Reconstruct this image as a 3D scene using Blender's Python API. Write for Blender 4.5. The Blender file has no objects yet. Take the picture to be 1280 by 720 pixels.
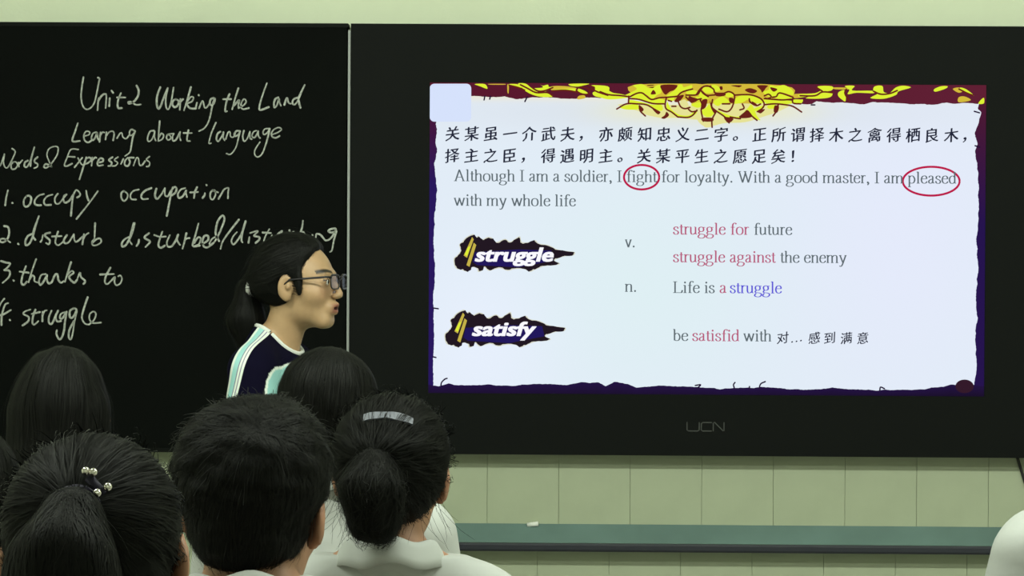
import bpy, math, random
import numpy as np
from mathutils import Matrix, Vector

# ------------------------------------------------------------------ camera, world, lights, exposure
S = bpy.context.scene
COL = S.collection
F = 3360.0                                   # focal length in pixels of the 1280x720 frame
CAM = np.array([0.0, -8.0, 1.5])
YAW, PITCH, ROLL = math.radians(0.9), math.radians(0.5), math.radians(0.33)
fw = np.array([-math.sin(YAW)*math.cos(PITCH), math.cos(YAW)*math.cos(PITCH), -math.sin(PITCH)])
rt0 = np.array([math.cos(YAW), math.sin(YAW), 0.0])
up0 = np.cross(rt0, fw)
rt = rt0*math.cos(ROLL) + up0*math.sin(ROLL)
up = np.cross(rt, fw)
cd = bpy.data.cameras.new('camera'); cam = bpy.data.objects.new('camera', cd); COL.objects.link(cam)
cd.sensor_width = 36.0; cd.lens = 36.0*F/1280.0; cd.clip_end = 60; cd.clip_start = 0.05
cam.matrix_world = Matrix(((rt[0], up[0], -fw[0], CAM[0]), (rt[1], up[1], -fw[1], CAM[1]), (rt[2], up[2], -fw[2], CAM[2]), (0, 0, 0, 1)))
S.camera = cam
w = bpy.data.worlds.new('world'); S.world = w; w.use_nodes = True
w.node_tree.nodes['Background'].inputs[0].default_value = (0.75, 0.85, 1.0, 1)
w.node_tree.nodes['Background'].inputs[1].default_value = 0.05
S.view_settings.view_transform = 'Standard'; S.view_settings.look = 'None'
S.view_settings.exposure = 0.0; S.view_settings.gamma = 1.0; S.view_settings.use_curve_mapping = False
LAMP_FRONT, LAMP_ROOM, LAMP_REAR = 41.0, 36.0, 9.0            # watts of each tube fitting: row by the board, over the class, at the back
LAMP_COL = (0.92, 1.0, 0.86)

def on_plane(px, py, y0):
    d = fw + rt*((px-640)/F) + up*((360-py)/F)
    return CAM + d*((y0-CAM[1])/d[1])
def at_depth(px, py, D):
    return CAM + (fw + rt*((px-640)/F) + up*((360-py)/F))*D

# ------------------------------------------------------------------ helpers
def lin(c):
    return tuple(((v/255.0)/12.92 if v/255.0 <= 0.04045 else ((v/255.0+0.055)/1.055)**2.4) for v in c)
MATS = {}
def mat(name, col=(0.5, 0.5, 0.5), rough=0.6, metal=0.0, noise=0.0, nscale=20.0, bump=0.0, bscale=60.0, emit=0.0, attr=None, spec=0.5, stretch=None, sss=0.0):
    if name in MATS: return MATS[name]
    m = bpy.data.materials.new(name); MATS[name] = m; m.use_nodes = True
    nt = m.node_tree; N = nt.nodes; L = nt.links; b = N['Principled BSDF']
    b.inputs['Roughness'].default_value = rough; b.inputs['Metallic'].default_value = metal
    b.inputs['Specular IOR Level'].default_value = spec
    b.inputs['Base Color'].default_value = (*col, 1)
    tc = N.new('ShaderNodeTexCoord'); mp = N.new('ShaderNodeMapping'); L.new(tc.outputs['Object'], mp.inputs[0])
    if stretch: mp.inputs['Scale'].default_value = stretch
    csock = None
    if attr:
        a = N.new('ShaderNodeAttribute'); a.attribute_name = attr; csock = a.outputs['Color']
    if noise > 0:
        n = N.new('ShaderNodeTexNoise'); n.inputs['Scale'].default_value = nscale; n.inputs['Detail'].default_value = 5
        L.new(mp.outputs[0], n.inputs['Vector'])
        mx = N.new('ShaderNodeMix'); mx.data_type = 'RGBA'; mx.blend_type = 'MULTIPLY'
        mr = N.new('ShaderNodeMapRange'); mr.inputs['From Min'].default_value = 0.3; mr.inputs['From Max'].default_value = 0.7
        mr.inputs['To Min'].default_value = 1-noise; mr.inputs['To Max'].default_value = 1+noise*0.4
        L.new(n.outputs[0], mr.inputs[0]); mx.inputs[0].default_value = 1.0
        if csock: L.new(csock, mx.inputs[6])
        else: mx.inputs[6].default_value = (*col, 1)
        L.new(mr.outputs[0], mx.inputs[7]); csock = mx.outputs[2]
    if csock: L.new(csock, b.inputs['Base Color'])
    if bump > 0:
        n2 = N.new('ShaderNodeTexNoise'); n2.inputs['Scale'].default_value = bscale; n2.inputs['Detail'].default_value = 4
        L.new(mp.outputs[0], n2.inputs['Vector'])
        bp = N.new('ShaderNodeBump'); bp.inputs['Strength'].default_value = bump; bp.inputs['Distance'].default_value = 0.004
        L.new(n2.outputs[0], bp.inputs['Height']); L.new(bp.outputs[0], b.inputs['Normal'])
    if sss > 0:
        b.inputs['Subsurface Weight'].default_value = sss; b.inputs['Subsurface Radius'].default_value = (0.012, 0.005, 0.003)
        b.inputs['Subsurface Scale'].default_value = 0.12
    if emit > 0:
        b.inputs['Emission Strength'].default_value = emit
        if csock: L.new(csock, b.inputs['Emission Color'])
        else: b.inputs['Emission Color'].default_value = (*col, 1)
        b.inputs['Base Color'].default_value = (0, 0, 0, 1)
        for l in list(b.inputs['Base Color'].links): L.remove(l)
        b.inputs['Specular IOR Level'].default_value = 0.0
    return m

def link(name, me, m, parent=None, smooth=False):
    o = bpy.data.objects.new(name, me); COL.objects.link(o)
    if m is not None:
        for mm in (m if isinstance(m, (list, tuple)) else [m]): me.materials.append(mm)
    if parent is not None: o.parent = parent
    if smooth: me.polygons.foreach_set('use_smooth', np.ones(len(me.polygons), dtype=bool))
    return o
def tag(o, label=None, cat=None, group=None, kind=None):
    if label: o['label'] = label
    if cat: o['category'] = cat
    if group: o['group'] = group
    if kind: o['kind'] = kind
    return o
def empty(name, loc, label=None, cat=None, group=None, rz=0.0):
    o = bpy.data.objects.new(name, None); COL.objects.link(o); o.location = loc; o.rotation_euler = (0, 0, rz); o.empty_display_size = 0.1
    return tag(o, label, cat, group)
class MB:
    """collects polygons of one mesh"""
    def __init__(s): s.v = []; s.f = []
    def box(s, x0, x1, y0, y1, z0, z1, bev=0.0):
        n = len(s.v)
        if bev <= 0:
            s.v += [(x, y, z) for z in (z0, z1) for y in (y0, y1) for x in (x0, x1)]
            s.f += [tuple(n+i for i in q) for q in ((0, 2, 3, 1), (4, 5, 7, 6), (0, 1, 5, 4), (2, 6, 7, 3), (0, 4, 6, 2), (1, 3, 7, 5))]
        else:                                # chamfered on the front (-y) face
            s.v += [(x0, y1, z0), (x1, y1, z0), (x1, y1, z1), (x0, y1, z1), (x0, y0+bev, z0), (x1, y0+bev, z0), (x1, y0+bev, z1), (x0, y0+bev, z1),
                    (x0+bev, y0, z0+bev), (x1-bev, y0, z0+bev), (x1-bev, y0, z1-bev), (x0+bev, y0, z1-bev)]
            s.f += [tuple(n+i for i in q) for q in ((0, 3, 2, 1), (8, 9, 10, 11), (4, 5, 9, 8), (5, 6, 10, 9), (6, 7, 11, 10), (7, 4, 8, 11), (0, 1, 5, 4), (1, 2, 6, 5), (2, 3, 7, 6), (3, 0, 4, 7))]
        return s
    def prism(s, pts, y0, y1):               # outline in x,z extruded along y
        n = len(s.v); k = len(pts)
        s.v += [(p[0], y0, p[1]) for p in pts] + [(p[0], y1, p[1]) for p in pts]
        s.f += [tuple(n+i for i in range(k))] + [tuple(n+k+i for i in reversed(range(k)))]
        s.f += [(n+i, n+k+i, n+k+(i+1) % k, n+(i+1) % k) for i in range(k)]
        return s
    def prism_x(s, pts, x0, x1):             # outline in y,z extruded along x
        n = len(s.v); k = len(pts)
        s.v += [(x0, p[0], p[1]) for p in pts] + [(x1, p[0], p[1]) for p in pts]
        s.f += [tuple(n+i for i in reversed(range(k)))] + [tuple(n+k+i for i in range(k))]
        s.f += [(n+i, n+(i+1) % k, n+k+(i+1) % k, n+k+i) for i in range(k)]
        return s
    def tube(s, pts, r, sides=10, caps=True):
        pts = [Vector(p) for p in pts]; n0 = len(s.v); k = len(pts)
        rr = r if isinstance(r, (list, tuple)) else [r]*k
        ref = None
        for i, p in enumerate(pts):
            t = (pts[min(i+1, k-1)]-pts[max(i-1, 0)]).normalized()
            if ref is None: ref = t.orthogonal().normalized()
            ref = (ref - t*ref.dot(t)).normalized(); b = t.cross(ref)
            for j in range(sides):
                a = 2*math.pi*j/sides; s.v.append(tuple(p + (ref*math.cos(a)+b*math.sin(a))*rr[i]))
        for i in range(k-1):
            for j in range(sides):
                a = n0+i*sides+j; b2 = n0+i*sides+(j+1) % sides
                s.f.append((a, b2, b2+sides, a+sides))
        if caps:
            s.f.append(tuple(n0+j for j in reversed(range(sides)))); s.f.append(tuple(n0+(k-1)*sides+j for j in range(sides)))
        return s
    def ball(s, c, r, nu=16, nv=10):
        r = r if isinstance(r, (tuple, list)) else (r, r, r); n0 = len(s.v)
        for i in range(nv+1):
            th = math.pi*i/nv
            for j in range(nu):
                a = 2*math.pi*j/nu
                s.v.append((c[0]+r[0]*math.sin(th)*math.cos(a), c[1]+r[1]*math.sin(th)*math.sin(a), c[2]+r[2]*math.cos(th)))
        for i in range(nv):
            for j in range(nu):
                a = n0+i*nu+j; b = n0+i*nu+(j+1) % nu
                s.f.append((a, a+nu, b+nu, b))
        return s
    def build(s, name, m, parent=None, smooth=False):
        me = bpy.data.meshes.new(name); me.from_pydata(s.v, [], s.f); me.update()
        return link(name, me, m, parent, smooth)
def np_mesh(name, V, Q):
    """quads or triangles from numpy arrays"""
    V = np.asarray(V, dtype=np.float32); Q = np.asarray(Q, dtype=np.int32)
    me = bpy.data.meshes.new(name); k = Q.shape[1]
    me.vertices.add(len(V)); me.vertices.foreach_set('co', V.ravel())
    me.loops.add(Q.size); me.loops.foreach_set('vertex_index', Q.ravel())
    me.polygons.add(len(Q)); me.polygons.foreach_set('loop_start', np.arange(0, Q.size, k, dtype=np.int32))
    me.update(calc_edges=True)
    return me
def set_cols(me, cols, name='Col'):
    a = me.color_attributes.new(name, 'FLOAT_COLOR', 'POINT')
    c = np.ones((len(me.vertices), 4), dtype=np.float32); c[:, :3] = cols
    a.data.foreach_set('color', c.ravel())

# ------------------------------------------------------------------ the room shell
M_wall = mat('wall_paint', (0.73, 0.79, 0.60), 0.85, noise=0.05, nscale=3, bump=0.15, bscale=90)
M_side = mat('side_wall_paint', (0.72, 0.75, 0.62), 0.85, noise=0.05, nscale=3)
M_tile = mat('wall_tile', (0.385, 0.425, 0.298), 0.5, noise=0.10, nscale=5, bump=0.05, bscale=30)
M_grout = mat('tile_grout', (0.33, 0.36, 0.25), 0.9)
M_floor = mat('floor_terrazzo', (0.30, 0.30, 0.26), 0.45, noise=0.3, nscale=60)
M_ceil = mat('ceiling_paint', (0.82, 0.84, 0.78), 0.9)
BY = -0.085                                   # front face of the board
TOPZ = float(on_plane(640, 30.2, BY)[2]); BOTZ = float(on_plane(900, 570.0, BY)[2])
RX0, RX1, RY0, RZ1 = -3.3, 4.5, -10.4, 3.25
tile_top = BOTZ+0.16
tag(MB().box(RX0-.1, RX1+.1, 0.0, 0.15, 0, RZ1).build('wall_back', M_wall), kind='structure')
wall_back = bpy.data.objects['wall_back']
tag(MB().box(RX0-.1, RX0, RY0, 0.0, 0, RZ1).build('wall_left', M_side), kind='structure')
tag(MB().box(RX1, RX1+.1, RY0, 0.0, 0, RZ1).build('wall_right', M_side), kind='structure')
tag(MB().box(RX0-.1, RX1+.1, RY0-.1, RY0, 0, RZ1).build('wall_rear', M_side), kind='structure')
tag(MB().box(RX0-.1, RX1+.1, RY0-.1, 0.15, -0.1, 0).build('floor', M_floor), kind='structure')
tag(MB().box(RX0-.1, RX1+.1, RY0-.1, 0.15, RZ1, RZ1+.1).build('ceiling', M_ceil), kind='structure')
# tiled dado below the board: each tile its own piece
MB().box(RX0, RX1, -0.006, 0.0, 0.0, tile_top).build('grout_bed', M_grout, wall_back)
TW = (on_plane(1145, 610, 0)[0]-on_plane(609, 610, 0)[0])/6.0
xj = float(on_plane(609, 610, 0)[0]); zj = float(on_plane(700, 668, 0)[2])
rows = [(zj, zj+.31, 0.0), (zj+.31, tile_top, 0.5), (zj-.31, zj, -0.29), (max(0, zj-.62), zj-.31, 0.0)]
rnd = random.Random(4)
for z0, z1, off in rows:
    if z1-z0 < 0.03: continue
    tmb = MB().box(0.0008, TW-0.00025, -0.012, -0.004, 0.00025, z1-z0-0.00025, bev=0.0003)
    tme = None
    i0 = int((RX0+.05-xj)/TW); i1 = int((RX1-.05-xj)/TW)
    for i in range(i0+1, i1-1):
        x = xj+(i+off)*TW
        if tme is None: o = tmb.build('tile', M_tile, wall_back); tme = o.data
        else: o = bpy.data.objects.new('tile', tme); COL.objects.link(o); o.parent = wall_back
        o.location = (x, rnd.uniform(-.0004, .0004), z0)

# ceiling tube fittings, each with its own light
M_tube = mat('tube_glow', (0.95, 1.0, 0.86), 0.4, emit=6.0)
M_white = mat('white_enamel', (0.8, 0.8, 0.78), 0.4)
def tube_light(x, y, watts, label, tilt=0.0):
    t = empty('ceiling_light', (x, y, RZ1), label, 'light', 'ceiling tube lights')
    MB().prism_x([(-.09, -.02), (.09, -.02), (.05, -.07), (-.05, -.07)], -.62, .62).build('reflector', M_white, t)
    for sx in (-.5, .5): MB().tube([(sx, 0, 0.0), (sx, 0, -.022)], .012).build('hanger', M_white, t)
    MB().tube([(-.6, 0, -.088), (.6, 0, -.088)], .014, 12).build('tube', M_tube, t, True)
    ld = bpy.data.lights.new('tube_lamp', 'AREA'); ld.shape = 'RECTANGLE'; ld.size = 1.2; ld.size_y = 0.10; ld.energy = watts; ld.color = LAMP_COL
    lo = bpy.data.objects.new('tube_lamp', ld); COL.objects.link(lo); lo.parent = t; lo.location = (0, .02 if tilt else 0, -.11); lo.rotation_euler = (tilt, 0, 0)
for yy, wt, nm in ((-3.7, LAMP_FRONT, 'board'), (-5.0, LAMP_ROOM, 'middle of the class'), (-8.6, LAMP_REAR, 'back of the class')):
    for xx, side in ((-1.7, 'left'), (0.6, 'centre'), (2.9, 'right')):
        tube_light(xx, yy, wt, 'white tube ceiling light on the %s side above the %s' % (side, nm if nm != 'board' else 'space by the board'), math.radians(50) if nm == 'board' else 0.0)

# ------------------------------------------------------------------ chalkboard and display
M_board = mat('board_black', (0.0016, 0.0024, 0.0018), 0.7, noise=0.35, nscale=2.5, spec=0.07)
M_bezel = mat('bezel_glass', (0.0036, 0.0046, 0.0040), 0.6, spec=0.10)
M_strip = mat('aluminium_strip', (0.30, 0.32, 0.31), 0.55, metal=0.4)
M_edge = mat('board_edge', (0.003, 0.004, 0.003), 0.6, spec=0.1)
M_mark = mat('grey_lettering', (0.045, 0.048, 0.045), 0.6)
M_chalk = mat('chalk', (0.44, 0.46, 0.42), 0.95, noise=0.45, nscale=180, spec=0.1)
seam = float(on_plane(436, 200, BY)[0])
DX1 = float(on_plane(1331, 300, BY)[0])
def board_panel(x0, x1, label):
    b = empty('chalkboard', ((x0+x1)/2, 0, BOTZ), label, 'chalkboard')
    cx = (x0+x1)/2
    MB().box(x0-cx+.004, x1-cx-.004, BY, -0.02, 0.012, TOPZ-BOTZ-.012).build('writing_panel', M_board, b)
    f = MB(); f.box(x0-cx, x1-cx, BY-.002, -0.015, 0, 0.012); f.box(x0-cx, x1-cx, BY-.002, -0.015, TOPZ-BOTZ-.012, TOPZ-BOTZ)
    f.build('frame', M_edge, b)
    MB().box(-.6, .6, -0.03, 0.0, .2, .9).build('wall_mount', M_edge, b)
    return b
cb = board_panel(seam-1.75, seam-.004, 'black chalkboard panel covered in handwritten chalk vocabulary, left of the display')
board_panel(DX1+.004, DX1+1.7, 'blank black chalkboard panel to the right of the display')
cbx = cb.location.x

disp = empty('interactive_display', ((seam+DX1)/2, 0, BOTZ), 'wide black wall-mounted interactive display showing a bright lesson slide', 'display')
dcx = disp.location.x
SX0 = float(on_plane(536.3, 300, BY)[0]); SX1 = float(on_plane(1231.8, 300, BY)[0])
SZ1 = float(on_plane(884, 104.6, BY)[2]); SZ0 = float(on_plane(884, 493.5, BY)[2])
fr = MB()
H = TOPZ-BOTZ
X0, X1 = seam-dcx+.004, DX1-dcx-.002
fr.box(X0, SX0-dcx, BY, -.02, 0, H); fr.box(SX1-dcx, X1, BY, -.02, 0, H)
fr.box(SX0-dcx, SX1-dcx, BY, -.02, 0, SZ0-BOTZ); fr.box(SX0-dcx, SX1-dcx, BY, -.02, SZ1-BOTZ, H)
fr.build('bezel', M_bezel, disp)
st = MB().box(seam-dcx-.0035, seam-dcx+.0035, BY-.004, -.02, 0.002, H-.02).build('edge_strip', M_strip, disp)
st['label'] = 'thin bright metal strip along the left edge'
MB().box(-.6, .6, -0.02, 0.0, .2, .9).build('wall_mount', M_edge, disp)
scr = MB().box(SX0-dcx, SX1-dcx, BY+.0066, -.03, SZ0-BOTZ, SZ1-BOTZ).build('screen', M_edge, disp)

# flat marks drawn on the board planes. Outlines are given in photo pixels and carried to real positions on the plane.
def to_plane(pts, y0=BY):
    P = np.asarray(pts, dtype=float)
    d = fw[None]+rt[None]*((P[:, :1]-640)/F)+up[None]*((360-P[:, 1:2])/F)
    X = CAM[None]+d*((y0-CAM[1])/d[:, 1:2])
    return X[:, [0, 2]]
def smooth_line(p, n=5, closed=False):
    p = np.asarray(p, dtype=float)
    if len(p) < 3: return p
    q = np.vstack([p[-1:] if closed else 2*p[:1]-p[1:2], p, p[:2] if closed else 2*p[-1:]-p[-2:-1]])
    out = []
    for i in range(1, len(q)-2):
        a, b, c, d = q[i-1], q[i], q[i+1], q[i+2]
        for k in range(n):
            t = k/n
            out.append(0.5*((2*b)+(-a+c)*t+(2*a-5*b+4*c-d)*t*t+(-a+3*b-3*c+d)*t**3))
    out.append(q[-2]); return np.array(out)
class Flat:
    """ribbons and polygons on one plane of constant y (world x,z in, written relative to an origin)"""
    def __init__(s, y, ox, oz): s.y = y; s.ox = ox; s.oz = oz; s.v = []; s.f = []
    def poly(s, xz):
        n = len(s.v); s.v += [(p[0]-s.ox, s.y, p[1]-s.oz) for p in xz]; s.f.append(tuple(range(n, n+len(xz))))
    def ribbon(s, xz, wid, caps=True):
        xz = np.asarray(xz, dtype=float); k = len(xz)
        if k < 2: return
        t = np.zeros_like(xz); t[1:-1] = xz[2:]-xz[:-2]; t[0] = xz[1]-xz[0]; t[-1] = xz[-1]-xz[-2]
        L = np.linalg.norm(t, axis=1, keepdims=True); L[L == 0] = 1; t /= L
        nn = np.stack([-t[:, 1], t[:, 0]], 1)
        wv = (wid(t) if callable(wid) else np.broadcast_to(np.asarray(wid, dtype=float), (k,)))[:, None]/2
        if caps:
            xz = np.vstack([xz[:1]-t[:1]*wv[:1]*0.7, xz, xz[-1:]+t[-1:]*wv[-1:]*0.7]); nn = np.vstack([nn[:1], nn, nn[-1:]])
            wv = np.vstack([wv[:1]*0.45, wv, wv[-1:]*0.45]); k += 2
        n = len(s.v); s.k = getattr(s, 'k', 0)+1
        for a in np.stack([xz-nn*wv, xz+nn*wv], 1).reshape(-1, 2): s.v.append((a[0]-s.ox, s.y-s.k*2e-5, a[1]-s.oz))
        for i in range(k-1): s.f.append((n+2*i, n+2*i+1, n+2*i+3, n+2*i+2))
    def dot(s, c, r, n=10): s.poly([(c[0]+r*math.cos(2*math.pi*i/n), c[1]+r*math.sin(2*math.pi*i/n)) for i in range(n)])
    def build(s, name, m, parent):
        me = bpy.data.meshes.new(name); me.from_pydata(s.v, [], s.f); me.update(); return link(name, me, m, parent)

# chalk handwriting: strokes in 8x crops of the photograph, crop corner first
CH = {
'title': [((90, 85), "115,90 98,200 92,290 105,370 140,412 185,400 225,345 250,240 268,150 275,108 258,95|256,425 262,340 272,300|262,330 300,275 335,260 344,290 337,402|378,300 372,385|395,225 412,250|490,250 465,310 456,370 466,402 500,400|450,295 535,295|645,175 666,220 660,280 620,335 572,357 565,340 595,340 640,368 690,365|885,190 855,270 847,350 862,405 885,385 920,290 958,200|958,200 938,300 942,390 965,412 992,340 1016,195|1040,310 1010,330 1005,370 1030,392 1060,370 1066,330 1040,312|1085,310 1078,420|1082,345 1112,310|1190,190 1150,330 1120,425|1145,345 1190,290 1215,297 1200,335 1152,358 1180,402 1240,405"),
          ((230, 85), "130,345 118,398|146,268 150,276|150,405 175,345 190,332 205,392 225,395 262,350|300,300 270,312 258,350 275,372 300,355 312,310 300,300|306,310 285,370 265,470 240,550 200,605 150,632|455,260 425,340 412,430 432,432|390,312 472,312|545,200 510,310 482,415|497,380 530,342 552,322 545,370 545,402|545,402 600,370 622,335 602,310 578,340 570,385 592,412 650,400|830,150 790,260 755,380 765,420 850,390|945,295 915,310 900,350 905,395 930,370 950,308 955,340 970,380|1003,370 1018,325 1032,300 1045,345 1070,358|1140,295 1095,315 1085,355 1110,365 1145,315 1180,230 1208,168|1208,168 1150,290 1150,340 1165,400")],
'subtitle': [((80, 140), "140,110 110,200 85,290 160,290|200,242 250,226 256,200 222,194 200,230 205,280 240,305 280,282|325,200 290,215 275,262 292,282 318,245 332,208 334,250 350,285|366,200 356,300|360,240 384,203 405,205|425,200 415,278|418,250 450,203 488,193 502,220 492,285|530,265 560,215 580,213 590,250 622,266 652,232|708,190 675,175 655,205 665,235 695,218 710,188|712,190 690,250 675,330 660,400 610,442|900,185 862,195 838,250 842,292 875,280 905,212 908,190|906,195 905,250 918,288|958,90 950,180 943,292|948,250 975,215 997,235 982,272 943,292|1035,225 1025,255 1040,280 1067,266 1062,235 1035,225 1092,215|1100,215 1085,250 1092,287 1122,275 1162,200|1162,200 1158,250 1168,285|1245,180 1230,280 1262,291|1195,210 1280,210"),
             ((200, 140), "560,105 515,210 490,308 512,312|605,195 575,220 565,270 585,292 620,240 635,200|635,200 630,250 648,285|658,272 680,207 700,200 707,245 735,250 752,215|800,190 765,190 745,220 752,242 785,225 802,190|802,190 785,260 765,340 735,395 700,425 665,415|840,185 828,240 840,292 870,270 900,195|900,195 900,258 918,272|965,185 935,200 920,240 945,256 975,215 982,190|982,190 985,240 1002,262|1095,165 1050,170 1030,205 1045,226 1080,200 1098,165|1098,165 1080,250 1050,350 1020,420 980,450 950,430 950,380 1000,300|1125,225 1180,203 1215,175 1190,155 1140,175 1115,215 1125,250 1160,258 1197,240")],
'heading': [((0, 170), "-30,150 -20,260 0,300 25,240 45,180|45,180 35,260 50,310 75,316 110,260 145,185 150,150 120,125|130,260 110,290 120,330 155,326 176,290 160,260 130,260|185,265 190,308|190,280 225,242|280,245 250,265 245,305 275,305 310,230 345,110|345,110 312,230 305,302|378,210 350,235 347,260 376,282 370,310 340,322|520,310 490,250 470,190 490,130 540,105 580,115 575,180 540,240 500,290 460,320 440,305 462,280 520,308|785,135 710,135 670,220 645,290 672,300 722,275|675,205 750,210|780,220 815,282 842,292|825,215 745,315|865,212 840,290 795,435|858,228 895,215 912,240 880,270 845,282|925,215 915,300|918,250 950,215 967,220|980,266 1027,256 1030,230 1000,225 976,265 985,297 1032,290"),
            ((80, 140), "488,450 450,480 478,507 466,537 443,540|542,450 505,480 537,507 515,537 480,540|595,468 570,522|640,455 610,490 610,530 640,540 660,500 650,460 700,457"),
            ((140, 190), "215,137 245,60 265,68 275,125 300,132 332,90|376,45 345,75 377,105 370,140 345,146")],
'item_one': [((0, 220), "80,140 62,220 52,295|122,268 130,274|265,200 240,240 240,290 265,308 300,280 313,225 295,198 265,200|442,180 390,195 350,240 350,280 378,292 412,292|527,185 470,205 440,250 455,288 512,288|580,175 550,220 555,270 590,275 640,215 668,182|668,182 640,200 635,240 655,267 700,240 735,185|745,160 725,240 710,400|735,190 762,140 795,165 800,195 770,216|862,145 870,200 887,247|980,150 900,260 830,350 765,430"),
             ((140, 190), "120,390 95,410 95,460 120,490 150,465 156,420 120,390|270,375 215,390 185,430 195,470 242,475|395,360 335,385 295,430 305,470 362,468|445,365 430,430 450,470 490,430 530,360|530,360 530,430 560,440 592,385|608,350 585,450 548,640|598,378 625,350 645,365 636,405 596,435|735,360 690,375 660,420 670,460 710,440 742,385|742,385 742,420 750,452|852,350 830,400 820,462|780,405 862,400|930,410 925,435 905,462|942,326 948,334|1010,380 985,410 985,460 1010,475 1035,430 1030,385 1010,385 1062,405|1065,470 1100,410 1125,372 1165,360 1162,400 1160,465")],
'item_two': [((0, 220), "40,500 80,510 92,560 80,620 40,660 5,657 10,630 50,630 105,665|180,677 190,684|325,578 280,600 255,650 260,692 295,675 330,600 362,480 390,400|390,400 345,520 330,600 355,640|430,590 420,635 405,660|502,565 455,580 455,605 497,640 490,682 460,670|582,555 560,620 555,670 585,692 640,650|520,605 617,600|670,590 640,640 650,672 690,660 740,580|740,580 745,640 770,655 830,605|840,580 825,685|833,630 858,590 887,570|952,470 945,630|945,630 920,660 930,692 970,690 1012,660 1000,625 960,635 925,668"),
             ((140, 250), "170,370 130,390 100,430 105,465 140,450 180,380|217,230 190,330 176,400 200,445|227,230 207,310 184,380|270,395 265,430 245,462|372,330 325,375 377,410 375,430 335,470|505,315 475,400 465,455 490,478 530,455|422,350 480,368 540,365|580,350 550,420 560,465 600,460 640,400 662,345|658,350 650,400 682,450|745,330 725,420 705,488|722,410 748,385 777,380|865,235 835,350 808,457 880,455|822,430 860,375 887,385 870,440 825,460|905,440 960,402 960,360 925,360 905,410 920,465 960,472 1010,430|1050,360 1000,390 975,440 1000,447 1050,380 1100,270 1125,190 1105,155 1060,210 1040,290 1040,350 1072,412|1270,195 1180,310 1110,410 1085,490"),
             ((280, 250), "130,320 95,360 75,410 95,445 130,410 180,330 217,210|217,210 185,320 175,400 186,425|255,370 245,430|260,330 340,310 300,358 352,370 350,400 315,430|455,290 420,350 400,410 420,425 470,390|385,325 472,330|480,350 470,400 495,405 540,340 582,310|582,310 556,350 550,392|655,300 660,362|660,335 700,315|790,205 780,280 750,365|755,350 790,320 812,345|885,345 886,372|918,378 925,340 960,345 990,375|990,375 1020,405 1070,380 1115,310 1110,285 1060,295 1045,315 1080,325 1125,310|1125,310 1100,400 1080,500 1060,520")],
'item_three': [((0, 320), "10,50 60,65 102,75 75,115 42,140|42,140 95,150 95,200 60,240 25,270|130,240 140,248|260,100 225,200 215,270 240,287 270,255|195,155 290,168|362,30 320,150 285,265|295,235 320,195 345,210 345,250 380,266|460,180 415,190 390,250 405,290 440,250 472,190|472,190 470,240 490,275 520,260|520,260 550,190 575,185 585,240 610,266 640,250|712,60 680,160 650,260|668,195 715,150 737,170 690,210 740,267 770,240|770,240 800,165 810,210 852,250 835,280|1105,115 1060,200 1050,260 1075,280 1120,240|1000,185 1142,180|1120,240 1150,210 1145,260 1165,292 1202,275 1220,230 1205,195 1182,203")],
'item_four': [((0, 360), "45,105 10,150 -15,205|-15,270 20,270 60,250 110,220|85,150 50,170 20,270 15,372|95,316 103,324|305,215 250,235 235,260 287,290 280,335 225,375|355,215 330,290 325,350 345,365 385,330|315,260 400,240|425,235 425,335|425,275 445,232 470,222|517,225 490,290 490,345 520,356 560,270 582,225|582,225 560,280 570,332 612,330|650,240 610,260 600,300 625,302 662,245|667,235 650,340 640,430 615,500 590,510 565,460 570,420|740,200 700,230 700,290 730,292 765,220 740,200|770,230 745,340 730,440 710,512 688,490 695,420 740,330|878,90 835,220 820,300 850,355 890,366|890,366 940,320 960,260 935,235 900,260 895,310 930,350 1012,345")],
}
LAB = {'title': 'chalk title line reading Unit 2 Working the Land', 'subtitle': 'chalk line reading Learning about language', 'heading': 'chalk line reading Words and Expressions',
       'item_one': 'chalk line reading 1. occupy occupation', 'item_two': 'chalk line reading 2. disturb disturbed/disturbing', 'item_three': 'chalk line reading 3. thanks to', 'item_four': 'chalk line reading 4. struggle'}
crng = np.random.RandomState(3)
for key, groups in CH.items():
    fl = Flat(BY-.0008, cbx, BOTZ)
    for (ox, oy), txt in groups:
        for s_ in txt.split('|'):
            p = np.array([[float(v) for v in q.split(',')] for q in s_.split()])/8.0+np.array([ox, oy])
            q = smooth_line(to_plane(p), 5)
            base = 0.0050 if key in ('heading', 'subtitle') else 0.0056
            kk = np.linspace(0, 1, len(q))
            fl.ribbon(q, base*(0.92+0.16*np.sin(kk*3+crng.rand()*6)))
    o = fl.build('chalk_writing', M_chalk, cb); o['label'] = LAB[key]

# maker's mark on the lower bezel
lg = Flat(BY-.0006, dcx, BOTZ)
def lgs(pts): lg.ribbon(to_plane(np.array(pts)/16.0+np.array([840, 510])), 0.0030)
lgs([(300, 285), (300, 440), (330, 458), (520, 458), (545, 440), (545, 290)])
lgs([(790, 290), (620, 290), (585, 310), (585, 440), (610, 460), (790, 460)]); lgs([(825, 460), (825, 300), (850, 285), (1020, 455), (1040, 455), (1040, 290)])
lo_ = lg.build('lettering', M_mark, disp); lo_['label'] = 'faint grey UCN lettering'

# ---------------- the slide on the screen
EM = 1.0
def emat(name, rgb, k=EM): return mat('slide_'+name, lin(rgb), 0.5, emit=k)
LAY = [BY+.0062]
def layer(): LAY[0] -= 0.0002; return LAY[0]
def flat(y=None): return Flat(layer() if y is None else y, dcx, BOTZ)
TXT_Y = BY+.0004
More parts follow.
